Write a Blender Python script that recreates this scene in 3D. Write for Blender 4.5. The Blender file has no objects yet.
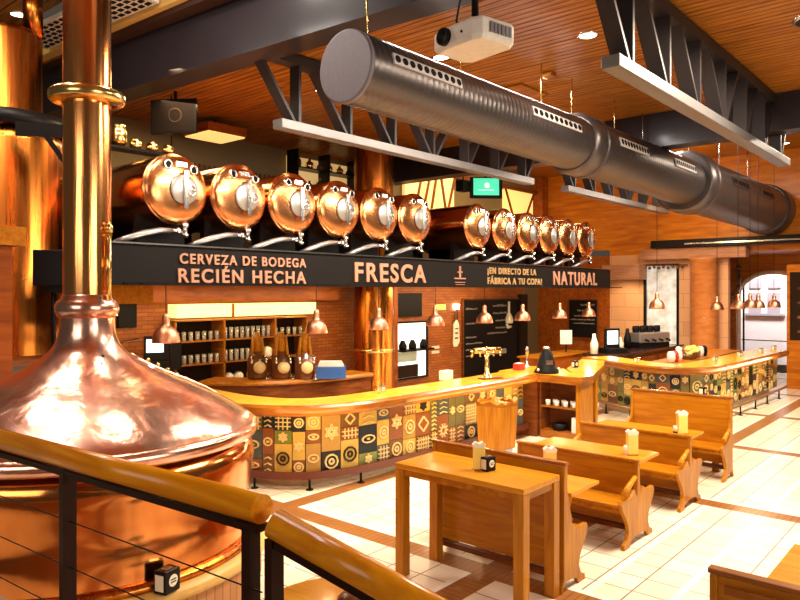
import bpy, bmesh, math, random
from mathutils import Vector, Matrix
random.seed(7)
PI = math.pi
sc = bpy.context.scene
col = sc.collection
R = math.radians

# ---------------------------------------------------------------- camera
TH = R(40.73)                      # view direction, turned from the hall's long axis (+X)
F = 700.0
HOR = 291.0
EYE = 2.6
cam_d = bpy.data.cameras.new('camera')
cam = bpy.data.objects.new('camera', cam_d); col.objects.link(cam)
cam.location = (0, 0, EYE)
cam.rotation_euler = (PI/2, 0, TH - PI/2)
cam_d.sensor_width = 36; cam_d.lens = F/800*36
cam_d.shift_y = -(300-HOR)/800
cam_d.clip_end = 200
sc.camera = cam
CT, ST = math.cos(TH), math.sin(TH)
def DL(d, l): return (CT*d + ST*l, ST*d - CT*l)            # depth, lateral -> hall X, Y
def PZ(px, py, z):                                          # pixel of a point at height z -> X, Y
    d = F*(EYE-z)/(py-HOR); return DL(d, (px-400)/F*d)
def PD(px, py, d):                                          # pixel at depth d -> X, Y, Z
    x, y = DL(d, (px-400)/F*d); return Vector((x, y, EYE-(py-HOR)*d/F))
def XofY(px, Y):                                            # X where the pixel column meets plane Y
    u = (px-400)/F; return Y*(CT+ST*u)/(ST-CT*u)
def YofX(px, X):
    u = (px-400)/F; return X*(ST-CT*u)/(CT+ST*u)

# ---------------------------------------------------------------- world, lights, exposure
w = bpy.data.worlds.new('world'); sc.world = w; w.use_nodes = True
w.node_tree.nodes['Background'].inputs[0].default_value = (1.0, 0.80, 0.60, 1)
w.node_tree.nodes['Background'].inputs[1].default_value = 0.07
sc.view_settings.view_transform = 'Standard'
sc.view_settings.look = 'None'
sc.view_settings.gamma = 1.0
sc.view_settings.use_curve_mapping = False
sc.view_settings.exposure = -0.02
def area(name, loc, target, sx, sy, power, color=(1, .86, .68)):
    l = bpy.data.lights.new(name, 'AREA'); l.shape = 'RECTANGLE'; l.size = sx; l.size_y = sy
    l.energy = power; l.color = color
    o = bpy.data.objects.new(name, l); col.objects.link(o); o.location = loc
    o.rotation_euler = (Vector(target)-Vector(loc)).to_track_quat('-Z', 'Y').to_euler()
    return o
def point(name, loc, power, color=(1, .78, .5), r=.05, parent=None):
    l = bpy.data.lights.new(name, 'POINT'); l.energy = power; l.color = color; l.shadow_soft_size = r
    o = bpy.data.objects.new(name, l); col.objects.link(o); o.location = loc
    if parent: o.parent = parent
    return o
def spot(name, loc, target, power, size=70, color=(1, .84, .62), r=.06):
    l = bpy.data.lights.new(name, 'SPOT'); l.energy = power; l.color = color; l.shadow_soft_size = r
    l.spot_size = R(size); l.spot_blend = .6
    o = bpy.data.objects.new(name, l); col.objects.link(o); o.location = loc
    o.rotation_euler = (Vector(target)-Vector(loc)).to_track_quat('-Z', 'Y').to_euler()
    return o
area('dining_light', (8.0, 1.6, 5.5), (8.0, 1.6, 0), 3.0, 1.2, 620)
area('dining_light', (14.5, 1.6, 5.9), (14.5, 1.6, 0), 4.0, 1.2, 620)
area('aisle_light', (8.0, 5.6, 5.45), (8.0, 5.6, 0), 4.0, .5, 240)
area('aisle_light', (15.0, 5.6, 5.9), (15.0, 5.6, 0), 4.0, .5, 260)
area('daylight', (-3.5, 3.0, 4.2), (3, 6.2, 1.4), 3.5, 2.2, 110, (1, .92, .82))
area('daylight', (4.0, -4.5, 3.6), (6, 4, 1.0), 4.0, 2.4, 260, (1, .92, .80))
for x_, y_, p_ in ((1.7, 6.6, 55), (3.0, 7.6, 70), (4.2, 6.6, 55), (2.6, 9.0, 40)):
    area('kettle_light', (x_, y_, 6.6), (x_, y_, 0), .35, .9, p_, (1, .90, .80))
for i in range(4):
    area('tank_light', (5.6+3.3*i, 6.3, 4.55), (5.4+3.3*i, 8.4, 3.8), 1.6, .15, 34, (1, .86, .7))
area('back_bar_light', (8.2, 9.9, 2.55), (8.2, 10.4, 1.0), 4.0, .2, 45, (1, .72, .36))
area('back_bar_light', (13.8, 9.6, 2.6), (13.8, 10.8, 1.2), 5.0, .2, 70, (1, .72, .40))
area('gallery_light', (6.0, 9.6, 5.55), (5.6, 9.8, 3), 3.0, .6, 110, (1, .74, .40))
area('gallery_light', (16.5, 10.4, 6.1), (17.0, 11.6, 4), 5.0, .5, 150, (1, .70, .36))
area('facade_fill_light', (9.3, 6.12, 1.0), (9.3, 6.9, .55), 3.2, .05, 16, (1, .66, .22))  # added fill strips brightening the tile fronts; the pendants are the real source
area('facade_fill_light', (6.0, 6.45, 1.0), (6.6, 7.4, .55), 1.6, .05, 8, (1, .66, .22))
area('facade_fill_light', (16.2, 3.85, 1.0), (16.2, 4.6, .5), 4.5, .05, 26, (1, .74, .4))
area('duct_top_light', (8.0, 5.25, 5.7), (8.0, 5.0, 4), 5.0, .12, 260, (1, .92, .85))
area('duct_top_light', (15.0, 5.35, 6.2), (15.0, 5.1, 4), 5.0, .12, 260, (1, .92, .85))
spot('stone_wall_light', (20.3, 8.7, 2.9), (21.3, 8.9, 1.6), 60, 110, (1, .72, .38))
area('street_daylight', (25.2, 5.9, 4.9), (27.5, 5.9, 1.6), 3.5, 1.0, 420, (1, .95, .95))
area('end_wall_light', (18.6, 6.5, 6.2), (21.4, 6.5, 4.6), .4, 6, 170, (1, .70, .36))
area('left_wall_light', (5.4, 9.4, 2.4), (5.2, 10.9, 1.9), .8, .2, 22, (1, .70, .36))

# ---------------------------------------------------------------- materials
MATS = {}
def new_mat(name):
    m = bpy.data.materials.new(name); m.use_nodes = True; MATS[name] = m
    nt = m.node_tree; return m, nt, nt.nodes['Principled BSDF']
def plain(name, c, rough=.5, metal=0., emit=None, es=0., spec=None, bump=0, bscale=20, alpha=None, trans=0, coat=0):
    m, nt, b = new_mat(name)
    b.inputs['Base Color'].default_value = (*c, 1); b.inputs['Roughness'].default_value = rough
    b.inputs['Metallic'].default_value = metal
    if max(c) < .05: b.inputs['Specular IOR Level'].default_value = .16
    if emit: b.inputs['Emission Color'].default_value = (*emit, 1); b.inputs['Emission Strength'].default_value = es
    if trans: b.inputs['Transmission Weight'].default_value = trans
    if coat: b.inputs['Coat Weight'].default_value = coat; b.inputs['Coat Roughness'].default_value = .15
    if alpha is not None: b.inputs['Alpha'].default_value = alpha
    # fine procedural variation on every surface
    tc = nt.nodes.new('ShaderNodeTexCoord'); n = nt.nodes.new('ShaderNodeTexNoise')
    n.inputs['Scale'].default_value = bscale; n.inputs['Detail'].default_value = 4
    nt.links.new(tc.outputs['Object'], n.inputs['Vector'])
    if not trans and not es:
        mx = nt.nodes.new('ShaderNodeMix'); mx.data_type = 'RGBA'; mx.blend_type = 'MULTIPLY'
        mx.inputs[0].default_value = .35 if metal < .5 else .15
        mx.inputs[6].default_value = (*c, 1)
        nt.links.new(n.outputs['Fac'], mx.inputs[7]); 
        g = nt.nodes.new('ShaderNodeMapRange'); g.inputs[3].default_value = .6; g.inputs[4].default_value = 1.4
        nt.links.new(n.outputs['Fac'], g.inputs[0]); nt.links.new(g.outputs[0], mx.inputs[7])
        nt.links.new(mx.outputs[2], b.inputs['Base Color'])
    if bump:
        bp = nt.nodes.new('ShaderNodeBump'); bp.inputs['Strength'].default_value = bump; bp.inputs['Distance'].default_value = .02
        nt.links.new(n.outputs['Fac'], bp.inputs['Height']); nt.links.new(bp.outputs[0], b.inputs['Normal'])
    return m
def copper(name, c, rough=.16, stretch=(1, 1, .15), bump=.25, bscale=5, c2=None):
    m, nt, b = new_mat(name)
    b.inputs['Metallic'].default_value = 1
    tc = nt.nodes.new('ShaderNodeTexCoord'); mp = nt.nodes.new('ShaderNodeMapping'); mp.inputs['Scale'].default_value = stretch
    n = nt.nodes.new('ShaderNodeTexNoise'); n.inputs['Scale'].default_value = bscale; n.inputs['Detail'].default_value = 3
    nt.links.new(tc.outputs['Object'], mp.inputs[0]); nt.links.new(mp.outputs[0], n.inputs['Vector'])
    cr = nt.nodes.new('ShaderNodeValToRGB')
    c2 = c2 or tuple(v*.72 for v in c)
    cr.color_ramp.elements[0].position = .3; cr.color_ramp.elements[0].color = (*c2, 1)
    cr.color_ramp.elements[1].position = .65; cr.color_ramp.elements[1].color = (*c, 1)
    nt.links.new(n.outputs['Fac'], cr.inputs[0]); nt.links.new(cr.outputs[0], b.inputs['Base Color'])
    rr = nt.nodes.new('ShaderNodeMapRange'); rr.inputs[3].default_value = rough*.6; rr.inputs[4].default_value = rough*1.5
    nt.links.new(n.outputs['Fac'], rr.inputs[0]); nt.links.new(rr.outputs[0], b.inputs['Roughness'])
    bp = nt.nodes.new('ShaderNodeBump'); bp.inputs['Strength'].default_value = bump; bp.inputs['Distance'].default_value = .03
    nt.links.new(n.outputs['Fac'], bp.inputs['Height']); nt.links.new(bp.outputs[0], b.inputs['Normal'])
    return m
def wood(name, c, c2, stretch=(8, .6, 8), rough=.35, scale=3, bump=.05, coat=.2):
    m, nt, b = new_mat(name)
    tc = nt.nodes.new('ShaderNodeTexCoord'); mp = nt.nodes.new('ShaderNodeMapping'); mp.inputs['Scale'].default_value = stretch
    n = nt.nodes.new('ShaderNodeTexNoise'); n.inputs['Scale'].default_value = scale; n.inputs['Detail'].default_value = 5
    n.inputs['Distortion'].default_value = .6
    nt.links.new(tc.outputs['Object'], mp.inputs[0]); nt.links.new(mp.outputs[0], n.inputs['Vector'])
    cr = nt.nodes.new('ShaderNodeValToRGB')
    cr.color_ramp.elements[0].position = .32; cr.color_ramp.elements[0].color = (*c2, 1)
    cr.color_ramp.elements[1].position = .68; cr.color_ramp.elements[1].color = (*c, 1)
    nt.links.new(n.outputs['Fac'], cr.inputs[0]); nt.links.new(cr.outputs[0], b.inputs['Base Color'])
    b.inputs['Roughness'].default_value = rough; b.inputs['Specular IOR Level'].default_value = .18; b.inputs['Coat Weight'].default_value = coat*.4; b.inputs['Coat Roughness'].default_value = .2
    bp = nt.nodes.new('ShaderNodeBump'); bp.inputs['Strength'].default_value = bump; bp.inputs['Distance'].default_value = .01
    nt.links.new(n.outputs['Fac'], bp.inputs['Height']); nt.links.new(bp.outputs[0], b.inputs['Normal'])
    return m
def brick(name, c1, c2, mortar, sx=.22, sz=.07, axes='XZ', offset=.5):
    m, nt, b = new_mat(name)
    tc = nt.nodes.new('ShaderNodeTexCoord'); sp = nt.nodes.new('ShaderNodeSeparateXYZ'); cb = nt.nodes.new('ShaderNodeCombineXYZ')
    nt.links.new(tc.outputs['Object'], sp.inputs[0])
    if axes == 'XZ': nt.links.new(sp.outputs[0], cb.inputs[0])
    elif axes == 'YZ': nt.links.new(sp.outputs[1], cb.inputs[0])
    nt.links.new(sp.outputs[2], cb.inputs[1])
    br = nt.nodes.new('ShaderNodeTexBrick'); br.offset = offset
    br.inputs['Scale'].default_value = 1; br.inputs['Brick Width'].default_value = sx; br.inputs['Row Height'].default_value = sz
    br.inputs['Mortar Size'].default_value = .006; br.inputs['Color1'].default_value = (*c1, 1)
    br.inputs['Color2'].default_value = (*c2, 1); br.inputs['Mortar'].default_value = (*mortar, 1)
    nt.links.new(cb.outputs[0], br.inputs['Vector']); nt.links.new(br.outputs['Color'], b.inputs['Base Color'])
    b.inputs['Roughness'].default_value = .6
    bp = nt.nodes.new('ShaderNodeBump'); bp.inputs['Strength'].default_value = .3; bp.inputs['Distance'].default_value = .01; bp.invert = True
    nt.links.new(br.outputs['Fac'], bp.inputs['Height']); nt.links.new(bp.outputs[0], b.inputs['Normal'])
    return m
def floor_mat():
    m, nt, b = new_mat('floor_tiles')
    N, L = nt.nodes, nt.links
    def mth(op, a, bb=None):
        n = N.new('ShaderNodeMath'); n.operation = op
        for i, v in enumerate((a, bb)):
            if v is None: continue
            if isinstance(v, (int, float)): n.inputs[i].default_value = v
            else: L.new(v, n.inputs[i])
        return n.outputs[0]
    def fmod(a, p): return mth('MULTIPLY', mth('FRACT', mth('DIVIDE', a, p)), p)
    tc = N.new('ShaderNodeTexCoord'); sp = N.new('ShaderNodeSeparateXYZ'); L.new(tc.outputs['Object'], sp.inputs[0])
    X, Y = sp.outputs[0], sp.outputs[1]
    fx = fmod(mth('ADD', X, 3.53*4-5.32), 3.53); fy = fmod(mth('ADD', Y, 2.98*8-3.45), 2.98)
    sx = mth('LESS_THAN', fx, .26); sy = mth('LESS_THAN', fy, .26); strip = mth('MAXIMUM', sx, sy)
    # tiles inside the cream fields
    tx = fmod(mth('SUBTRACT', fx, .26), .327); ty = fmod(mth('SUBTRACT', fy, .26), .34)
    gx = mth('LESS_THAN', tx, .013); gy = mth('LESS_THAN', ty, .013); grout = mth('MAXIMUM', gx, gy)
    # pale narrow courses
    pale = mth('MULTIPLY', mth('GREATER_THAN', fy, .26), mth('LESS_THAN', fy, .32))
    pale = mth('MAXIMUM', pale, mth('MULTIPLY', mth('GREATER_THAN', fy, 1.60), mth('LESS_THAN', fy, 1.665)))
    pale = mth('MAXIMUM', pale, mth('MULTIPLY', mth('GREATER_THAN', fy, 2.22), mth('LESS_THAN', fy, 2.285)))
    pale = mth('MAXIMUM', pale, mth('MULTIPLY', mth('GREATER_THAN', fx, .26), mth('LESS_THAN', fx, .33)))
    wn = N.new('ShaderNodeTexWhiteNoise'); wn.noise_dimensions = '2D'; cb = N.new('ShaderNodeCombineXYZ')
    L.new(mth('FLOOR', mth('DIVIDE', mth('SUBTRACT', X, tx), .3)), cb.inputs[0]); L.new(mth('FLOOR', mth('DIVIDE', mth('SUBTRACT', Y, ty), .3)), cb.inputs[1]); L.new(cb.outputs[0], wn.inputs['Vector'])
    def mix(f, a, c):
        n = N.new('ShaderNodeMix'); n.data_type = 'RGBA'
        for i, v in ((0, f), (6, a), (7, c)):
            if isinstance(v, (tuple, float, int)): n.inputs[i].default_value = v if not isinstance(v, tuple) else (*v, 1)
            else: L.new(v, n.inputs[i])
        return n.outputs[2]
    tile = mix(wn.outputs['Value'], (.86, .76, .56), (.94, .86, .70))
    nz = N.new('ShaderNodeTexNoise'); nz.inputs['Scale'].default_value = 6; nz.inputs['Detail'].default_value = 6
    L.new(tc.outputs['Object'], nz.inputs['Vector'])
    tile = mix(mth('MULTIPLY', nz.outputs['Fac'], .35), tile, (.70, .52, .33))
    tile = mix(grout, tile, (.20, .15, .12)); 
    tile = mix(pale, tile, (.93, .87, .75))
    # clay strip of narrow setts
    a = mth('LESS_THAN', fmod(Y, .07), .008); bq = mth('LESS_THAN', fmod(X, .07), .008)
    sl = mth('ADD', mth('MULTIPLY', sx, a), mth('MULTIPLY', mth('SUBTRACT', 1.0, sx), bq))
    st = mix(nz.outputs['Fac'], (.24, .085, .02), (.42, .18, .05)); st = mix(sl, st, (.12, .04, .012))
    L.new(mix(strip, tile, st), b.inputs['Base Color'])
    b.inputs['Roughness'].default_value = .28; b.inputs['Specular IOR Level'].default_value = .4
    bp = N.new('ShaderNodeBump'); bp.inputs['Strength'].default_value = .2; bp.inputs['Distance'].default_value = .004; bp.invert = True
    L.new(grout, bp.inputs['Height']); L.new(bp.outputs[0], b.inputs['Normal'])
    return m

M_floor = floor_mat()
M_kettle = copper('kettle_copper', (1.0, .60, .46), .22, (1, 1, .45), .40, 4.5, (.94, .46, .30))
M_stack = copper('stack_copper', (1.0, .46, .16), .18, (1, 1, .05), .30, 9, (.88, .31, .07))
M_tank = copper('tank_copper', (.98, .46, .20), .16, (1, .3, 1), .12, 5, (.84, .34, .12))
M_face = copper('tank_face_copper', (.96, .44, .18), .24, (1, 1, 1), .05, 4, (.86, .33, .11))
M_manway = plain('brushed_manway_steel', (.50, .46, .42), .38, .8)
M_hose = plain('grey_steel_hose', (.42, .40, .38), .3, .8)
M_truss_lit = plain('lit_chord_steel', (.13, .12, .115), .36, .2, bscale=14)  # truss steel made lighter: light on the chord's near face put into colour
M_ductlip = plain('duct_collar_dark', (.07, .055, .055), .38, .5)
M_oldcu = copper('aged_copper', (.80, .28, .045), .27, (1, 1, .06), .35, 7, (.36, .085, .012))
M_lampcu = copper('lamp_copper', (.86, .36, .20), .38, (1, 1, 1), .05, 6)
M_brass = plain('brass', (.85, .60, .22), .22, 1)
M_steel = plain('steel', (.72, .70, .68), .22, 1)
M_chrome = plain('chrome', (.85, .84, .82), .15, 1)
M_body = copper('kettle_body_copper', (.94, .36, .10), .15, (1, 1, .5), .25, 2.2, (.62, .18, .035))
M_vessel = copper('dark_vessel_copper', (.66, .21, .030), .26, (1, 1, .06), .35, 7, (.26, .06, .010))
M_duct = plain('duct_sheet_metal', (.12, .10, .096), .34, .75, bscale=30)
M_ductend = plain('duct_end_cap', (.20, .18, .20), .55, .3)
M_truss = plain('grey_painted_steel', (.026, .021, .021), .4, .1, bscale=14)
M_beam = plain('dark_beam_paint', (.026, .019, .022), .42, .0, bscale=3, coat=.15)
M_black = plain('black_plastic', (.006, .005, .005), .5)
M_blackm = plain('black_metal', (.010, .007, .006), .4, .2)
M_fascia = plain('sign_board_black', (.008, .006, .005), .6)
M_white = plain('white_plastic', (.82, .76, .66), .35)
M_slat = wood('ceiling_slat_wood', (.47, .17, .018), (.20, .055, .005), (7, .5, 7), .36, 3)
M_slatback = plain('ceiling_gap_dark', (.05, .014, .004), .8)
M_wood = wood('honey_wood', (.52, .19, .008), (.35, .105, .003), (7, .7, 7), .30, 3)
M_woodv = wood('honey_wood_upright', (.52, .20, .010), (.36, .115, .004), (7, 7, .7), .32, 3)
M_woodx = wood('honey_wood_long', (.50, .18, .008), (.34, .095, .003), (.7, 7, 7), .30, 3)
M_table = wood('table_top_wood', (.66, .28, .018), (.52, .18, .008), (7, .7, 7), .26, 2.5)
M_bartop = wood('bar_top_wood', (.92, .50, .04), (.78, .34, .018), (1, 1, 1), .20, 3, coat=.4)
M_nose = wood('bar_edge_wood', (.38, .125, .012), (.22, .06, .006), (1, 1, 6), .25, 3, coat=.4)
M_dwood = wood('dark_bar_wood', (.22, .06, .012), (.11, .028, .006), (1, 1, 6), .4, 3)
M_rail = wood('handrail_wood', (.88, .34, .010), (.64, .19, .005), (8, .5, 8), .20, 3, coat=.6)
M_owall = wood('orange_wood_panelling', (.58, .19, .010), (.38, .09, .004), (.6, .6, 5), .40, 2)
M_header = wood('header_wood', (.34, .085, .008), (.19, .04, .004), (1, 5, 5), .45, 2)
M_brick = brick('warm_brick_x', (.44, .13, .014), (.31, .075, .008), (.18, .04, .008))
M_brickr = brick('kettle_plinth_brick', (.55, .24, .08), (.42, .17, .05), (.25, .12, .05), .09, .35)
M_canopy = wood('pink_brown_timber', (.46, .22, .12), (.32, .13, .06), (1, .6, 6), .6, 3)
M_stone = brick('pale_stone_block', (.72, .45, .22), (.62, .36, .16), (.35, .17, .07), 1.2, .42)
M_stoney = brick('pale_stone_block_end', (.66, .34, .16), (.58, .28, .12), (.30, .14, .06), .9, .42, 'YZ')
M_wallp = plain('plaster_olive', (.16, .11, .045), .8)
M_dark = plain('deep_brown_paint', (.022, .009, .003), .8)
M_board = plain('chalkboard', (.006, .004, .004), .6)
M_chalk = plain('chalk', (.55, .48, .42), .9)
M_letter = plain('sign_letter_copper', (.50, .24, .145), .5)
M_letterg = plain('sign_letter_gold', (.48, .29, .12), .5)
M_lampglow = plain('lamp_diffuser', (1, .9, .7), .5, 0, (1, .88, .68), 22)
M_warmwin = plain('lit_warm_panel', (1, .72, .3), .5, 0, (1, .52, .15), 1.15)
M_lightbox = plain('lit_shelf_panel', (1, .9, .4), .5, 0, (1, .84, .22), 1.7)
M_sky = plain('street_facade_white', (.92, .88, .87), .7)
M_skyglass = plain('bright_window_pane', (.5, .48, .44), .2, 0, (.90, .84, .76), .55)
_nt = M_skyglass.node_tree; _n = [n for n in _nt.nodes if n.type == 'TEX_NOISE'][0]; _n.inputs['Scale'].default_value = 3.2
_cr = _nt.nodes.new('ShaderNodeValToRGB'); _cr.color_ramp.elements[0].position = .35; _cr.color_ramp.elements[0].color = (.34, .30, .24, 1)
_cr.color_ramp.elements[1].position = .6; _cr.color_ramp.elements[1].color = (.95, .90, .82, 1)
_nt.links.new(_n.outputs['Fac'], _cr.inputs[0]); _nt.links.new(_cr.outputs[0], _nt.nodes['Principled BSDF'].inputs['Emission Color'])
M_green = plain('tv_green_picture', (.05, .6, .35), .4, 0, (.08, .75, .42), 1.0)
M_screen = plain('till_screen', (.8, .85, 1), .4, 0, (.80, .84, 1), 1.4)
M_yellow = plain('yellow_card', (.90, .66, .14), .5)
M_cream = plain('cream_paper', (.88, .80, .62), .6)
M_blue = plain('blue_plastic', (.03, .10, .32), .4)
M_red = plain('red_plastic', (.55, .03, .02), .35)
M_glass = plain('drinking_glass', (1, .92, .8), .08, 0, trans=.75)
M_brown = plain('brown_glazed', (.13, .04, .012), .2, coat=.5)
M_fabric = plain('ledge_stone_yellow', (.80, .48, .12), .35)
TILE = [plain('tile_'+n, c, .3, bscale=9, bump=.2) for n, c in (
    ('ochre', (.40, .22, .045)), ('slate', (.025, .028, .034)), ('brown', (.17, .075, .02)), ('olive', (.15, .12, .03)),
    ('mustard', (.56, .36, .07)), ('rust', (.24, .075, .025)), ('bluegrey', (.075, .09, .09)), ('moss', (.17, .20, .04)))]
M_relief = plain('tile_relief_cream', (.80, .58, .25), .3)
M_reliefd = plain('tile_relief_dark', (.03, .02, .015), .4)

# ---------------------------------------------------------------- mesh builder
class MB:
    def __init__(s): s.bm = bmesh.new(); s.mats = []; s.mi = 0
    def m(s, mat):
        if mat not in s.mats: s.mats.append(mat)
        s.mi = s.mats.index(mat); return s
    def _f(s, vs, smooth=False):
        try: f = s.bm.faces.new(vs)
        except ValueError: return
        f.material_index = s.mi; f.smooth = smooth
    def hexa(s, P):                      # P: 8 points, bottom 4 then top 4
        v = [s.bm.verts.new(p) for p in P]
        for q in ((3, 2, 1, 0), (4, 5, 6, 7), (0, 1, 5, 4), (1, 2, 6, 5), (2, 3, 7, 6), (3, 0, 4, 7)): s._f([v[i] for i in q])
        return s
    def box(s, x0, x1, y0, y1, z0, z1, mtx=None):
        P = [Vector(p) for p in ((x0, y0, z0), (x1, y0, z0), (x1, y1, z0), (x0, y1, z0), (x0, y0, z1), (x1, y0, z1), (x1, y1, z1), (x0, y1, z1))]
        if mtx: P = [mtx @ p for p in P]
        return s.hexa(P)
    def bar(s, a, b, wd, ht, up=(0, 0, 1)):   # rectangular bar from a to b
        a, b = Vector(a), Vector(b); d = (b-a).normalized(); sd = d.cross(Vector(up))
        if sd.length < 1e-4: sd = d.cross(Vector((0, 1, 0)))
        sd.normalize(); u = sd.cross(d).normalized(); sd *= wd/2; u *= ht/2
        return s.hexa([a-sd-u, a+sd-u, b+sd-u, b-sd-u, a-sd+u, a+sd+u, b+sd+u, b-sd+u])
    def rings(s, rs, closed=True, caps=True, smooth=True):
        rv = [[s.bm.verts.new(p) for p in r] for r in rs]
        n = len(rv[0])
        for a, b in zip(rv, rv[1:]):
            for i in range(n if closed else n-1):
                j = (i+1) % n; s._f([a[i], a[j], b[j], b[i]], smooth)
        if caps and closed: s._f(list(reversed(rv[0]))); s._f(rv[-1])
        return s
    def tube(s, pts, r, n=12, caps=True):
        pts = [Vector(p) for p in pts]; rs = []
        rad = r if isinstance(r, (list, tuple)) else [r]*len(pts)
        up = None
        for i, p in enumerate(pts):
            d = (pts[min(i+1, len(pts)-1)]-pts[max(i-1, 0)]).normalized()
            if up is None: up = Vector((0, 0, 1)) if abs(d.z) < .9 else Vector((1, 0, 0))
            sd = d.cross(up).normalized(); u = sd.cross(d).normalized(); up = u
            rs.append([p+(sd*math.cos(2*PI*k/n)+u*math.sin(2*PI*k/n))*rad[i] for k in range(n)])
        return s.rings(rs, caps=caps)
    def lathe(s, prof, c=(0, 0, 0), n=32, axis='Z', caps=True, smooth=True):   # prof: (r, h)
        c = Vector(c); rs = []
        for r, h in prof:
            r = max(r, .0004); ring = []
            for k in range(n):
                a = 2*PI*k/n; ca, sa = math.cos(a)*r, math.sin(a)*r
                ring.append(c+Vector({'Z': (ca, sa, h), 'Y': (-ca, h, sa), 'X': (h, ca, sa)}[axis]))
            rs.append(ring)
        return s.rings(rs, caps=caps, smooth=smooth)
    def prism(s, poly, h0, h1, plane='XZ', mtx=None):    # polygon extruded along the missing axis
        def P(a, b, h):
            v = Vector({'XZ': (a, h, b), 'XY': (a, b, h), 'YZ': (h, a, b)}[plane]); return mtx @ v if mtx else v
        A = [s.bm.verts.new(P(a, b, h0)) for a, b in poly]; B = [s.bm.verts.new(P(a, b, h1)) for a, b in poly]
        s._f(A); s._f(list(reversed(B)))
        n = len(poly)
        for i in range(n): j = (i+1) % n; s._f([A[i], B[i], B[j], A[j]])
        return s
    def sphere(s, c, r, n=12, sz=1):
        prof = [(r*math.sin(PI*k/8), -r*math.cos(PI*k/8)*sz) for k in range(9)]
        return s.lathe(prof, c, n)
    def build(s, name, parent=None, default=None, bevel=0):
        me = bpy.data.meshes.new(name)
        bmesh.ops.recalc_face_normals(s.bm, faces=s.bm.faces)
        s.bm.to_mesh(me); s.bm.free()
        for mt in (s.mats or [default]): me.materials.append(mt)
        o = bpy.data.objects.new(name, me); col.objects.link(o)
        if parent: o.parent = parent
        if bevel:
            b = o.modifiers.new('bevel', 'BEVEL'); b.width = bevel; b.segments = 2; b.limit_method = 'ANGLE'
        return o
def mb(mat): return MB().m(mat)
def tag(o, label, cat, group=None):
    o['label'] = label; o['category'] = cat
    if group: o['group'] = group
    return o
def thing(name, label, cat, loc=(0, 0, 0), rz=0, group=None):
    o = bpy.data.objects.new(name, None); col.objects.link(o); o.location = loc; o.rotation_euler = (0, 0, rz)
    o.empty_display_size = .1
    return tag(o, label, cat, group)
def struct(o): o['kind'] = 'structure'; return o
def copy_tree(o, loc, label, rz=None, group=None, parent=None):
    c = o.copy(); col.objects.link(c); c.parent = parent
    if parent is None:
        c.location = loc
        if rz is not None: c.rotation_euler = (0, 0, rz)
        c['label'] = label
        if group: c['group'] = group
    for ch in list(o.children): copy_tree(ch, None, None, parent=c)
    return c
def sweep(b, path, prof, caps=True, smooth=False, closed_prof=True):   # prof: (outward offset, z)
    n = len(path); rs = []
    for i, p in enumerate(path):
        a = Vector(path[max(i-1, 0)]); c = Vector(path[min(i+1, n-1)]); d = (c-a).normalized()
        nr = Vector((d.y, -d.x))
        rs.append([Vector((p[0]+nr.x*o, p[1]+nr.y*o, z)) for o, z in prof])
    return b.rings(rs, closed=closed_prof, caps=caps, smooth=smooth)
def smooth_path(P, k=6):
    out = []
    for i in range(len(P)-1):
        p0 = Vector(P[max(i-1, 0)]); p1 = Vector(P[i]); p2 = Vector(P[i+1]); p3 = Vector(P[min(i+2, len(P)-1)])
        for j in range(k):
            t = j/k
            out.append(.5*((2*p1)+(p2-p0)*t+(2*p0-5*p1+4*p2-p3)*t*t+(3*p1-p0-3*p2+p3)*t**3))
    out.append(Vector(P[-1])); return out
def text_part(name, body, size, parent, mtx, mat, sx=.8, ext=.01, align='LEFT'):
    cu = bpy.data.curves.new(name, 'FONT'); cu.body = body; cu.size = size; cu.extrude = ext; cu.space_character = 1.22; cu.align_x = align
    cu.offset = .022*size
    t = bpy.data.objects.new(name, cu); col.objects.link(t)
    bpy.context.view_layer.update()
    me = bpy.data.meshes.new_from_object(t.evaluated_get(bpy.context.evaluated_depsgraph_get()))
    bpy.data.objects.remove(t); bpy.data.curves.remove(cu)
    me.transform(mtx @ Matrix.Diagonal((sx, 1, 1, 1))); me.materials.clear(); me.materials.append(mat)
    o = bpy.data.objects.new(name, me); col.objects.link(o)
    if parent: o.parent = parent
    return o
FACE_MY = Matrix(((1, 0, 0, 0), (0, 0, -1, 0), (0, 1, 0, 0), (0, 0, 0, 1)))   # text plane facing -Y, reading along +X
def face_to_camera_side(rz): return Matrix.Rotation(rz, 4, 'Z') @ FACE_MY

# ================================================================ SETTING
def sbox(name, mat, *b, **k): return struct(mb(mat).box(*b).build(name, **k))
sbox('floor', M_floor, -3, 30, -5, 14, -.1, 0)
sbox('platform', plain('platform_floor', (.25, .12, .05), .5), -3, 1.42, -3, 4.0, 0, 1.0)['label'] = 'raised wooden landing where the picture is taken'
def slats(name, x0, x1, y0, y1, z, pitch=.12):
    b = mb(M_slat); x = x0
    while x < x1-.02:
        b.box(x+.010, min(x+pitch-.010, x1), y0, y1, z, z+.02); x += pitch
    b.m(M_slatback).box(x0, x1, y0, y1, z+.022, z+.1)
    return struct(b.build(name))
slats('ceiling', 5.75, 12.4, -3, 12.1, 5.75)
slats('ceiling', 12.7, 21.4, -3, 12.1, 6.45)
slats('ceiling', -2, 4.45, -3, 12.1, 6.75, .3)
M_bracket = M_beam
# main beams
def beam_poly(name, pts, z0, z1, mat): return struct(mb(mat).prism(pts, z0, z1, 'XY').build(name))
beam_poly('ceiling_beam', [(5.95, -3), (6.35, -3), (5.32, 12.1), (4.92, 12.1)], 5.52, 6.22, M_beam)
beam_poly('ceiling_beam', [(12.35, -3), (12.75, -3), (12.75, 12.1), (12.35, 12.1)], 5.15, 6.45, M_beam)
beam_poly('ceiling_beam', [(5.5, -3), (6.6, -3), (6.2, 12.1), (4.8, 12.1)], 6.222, 6.75, M_slatback)
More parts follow.
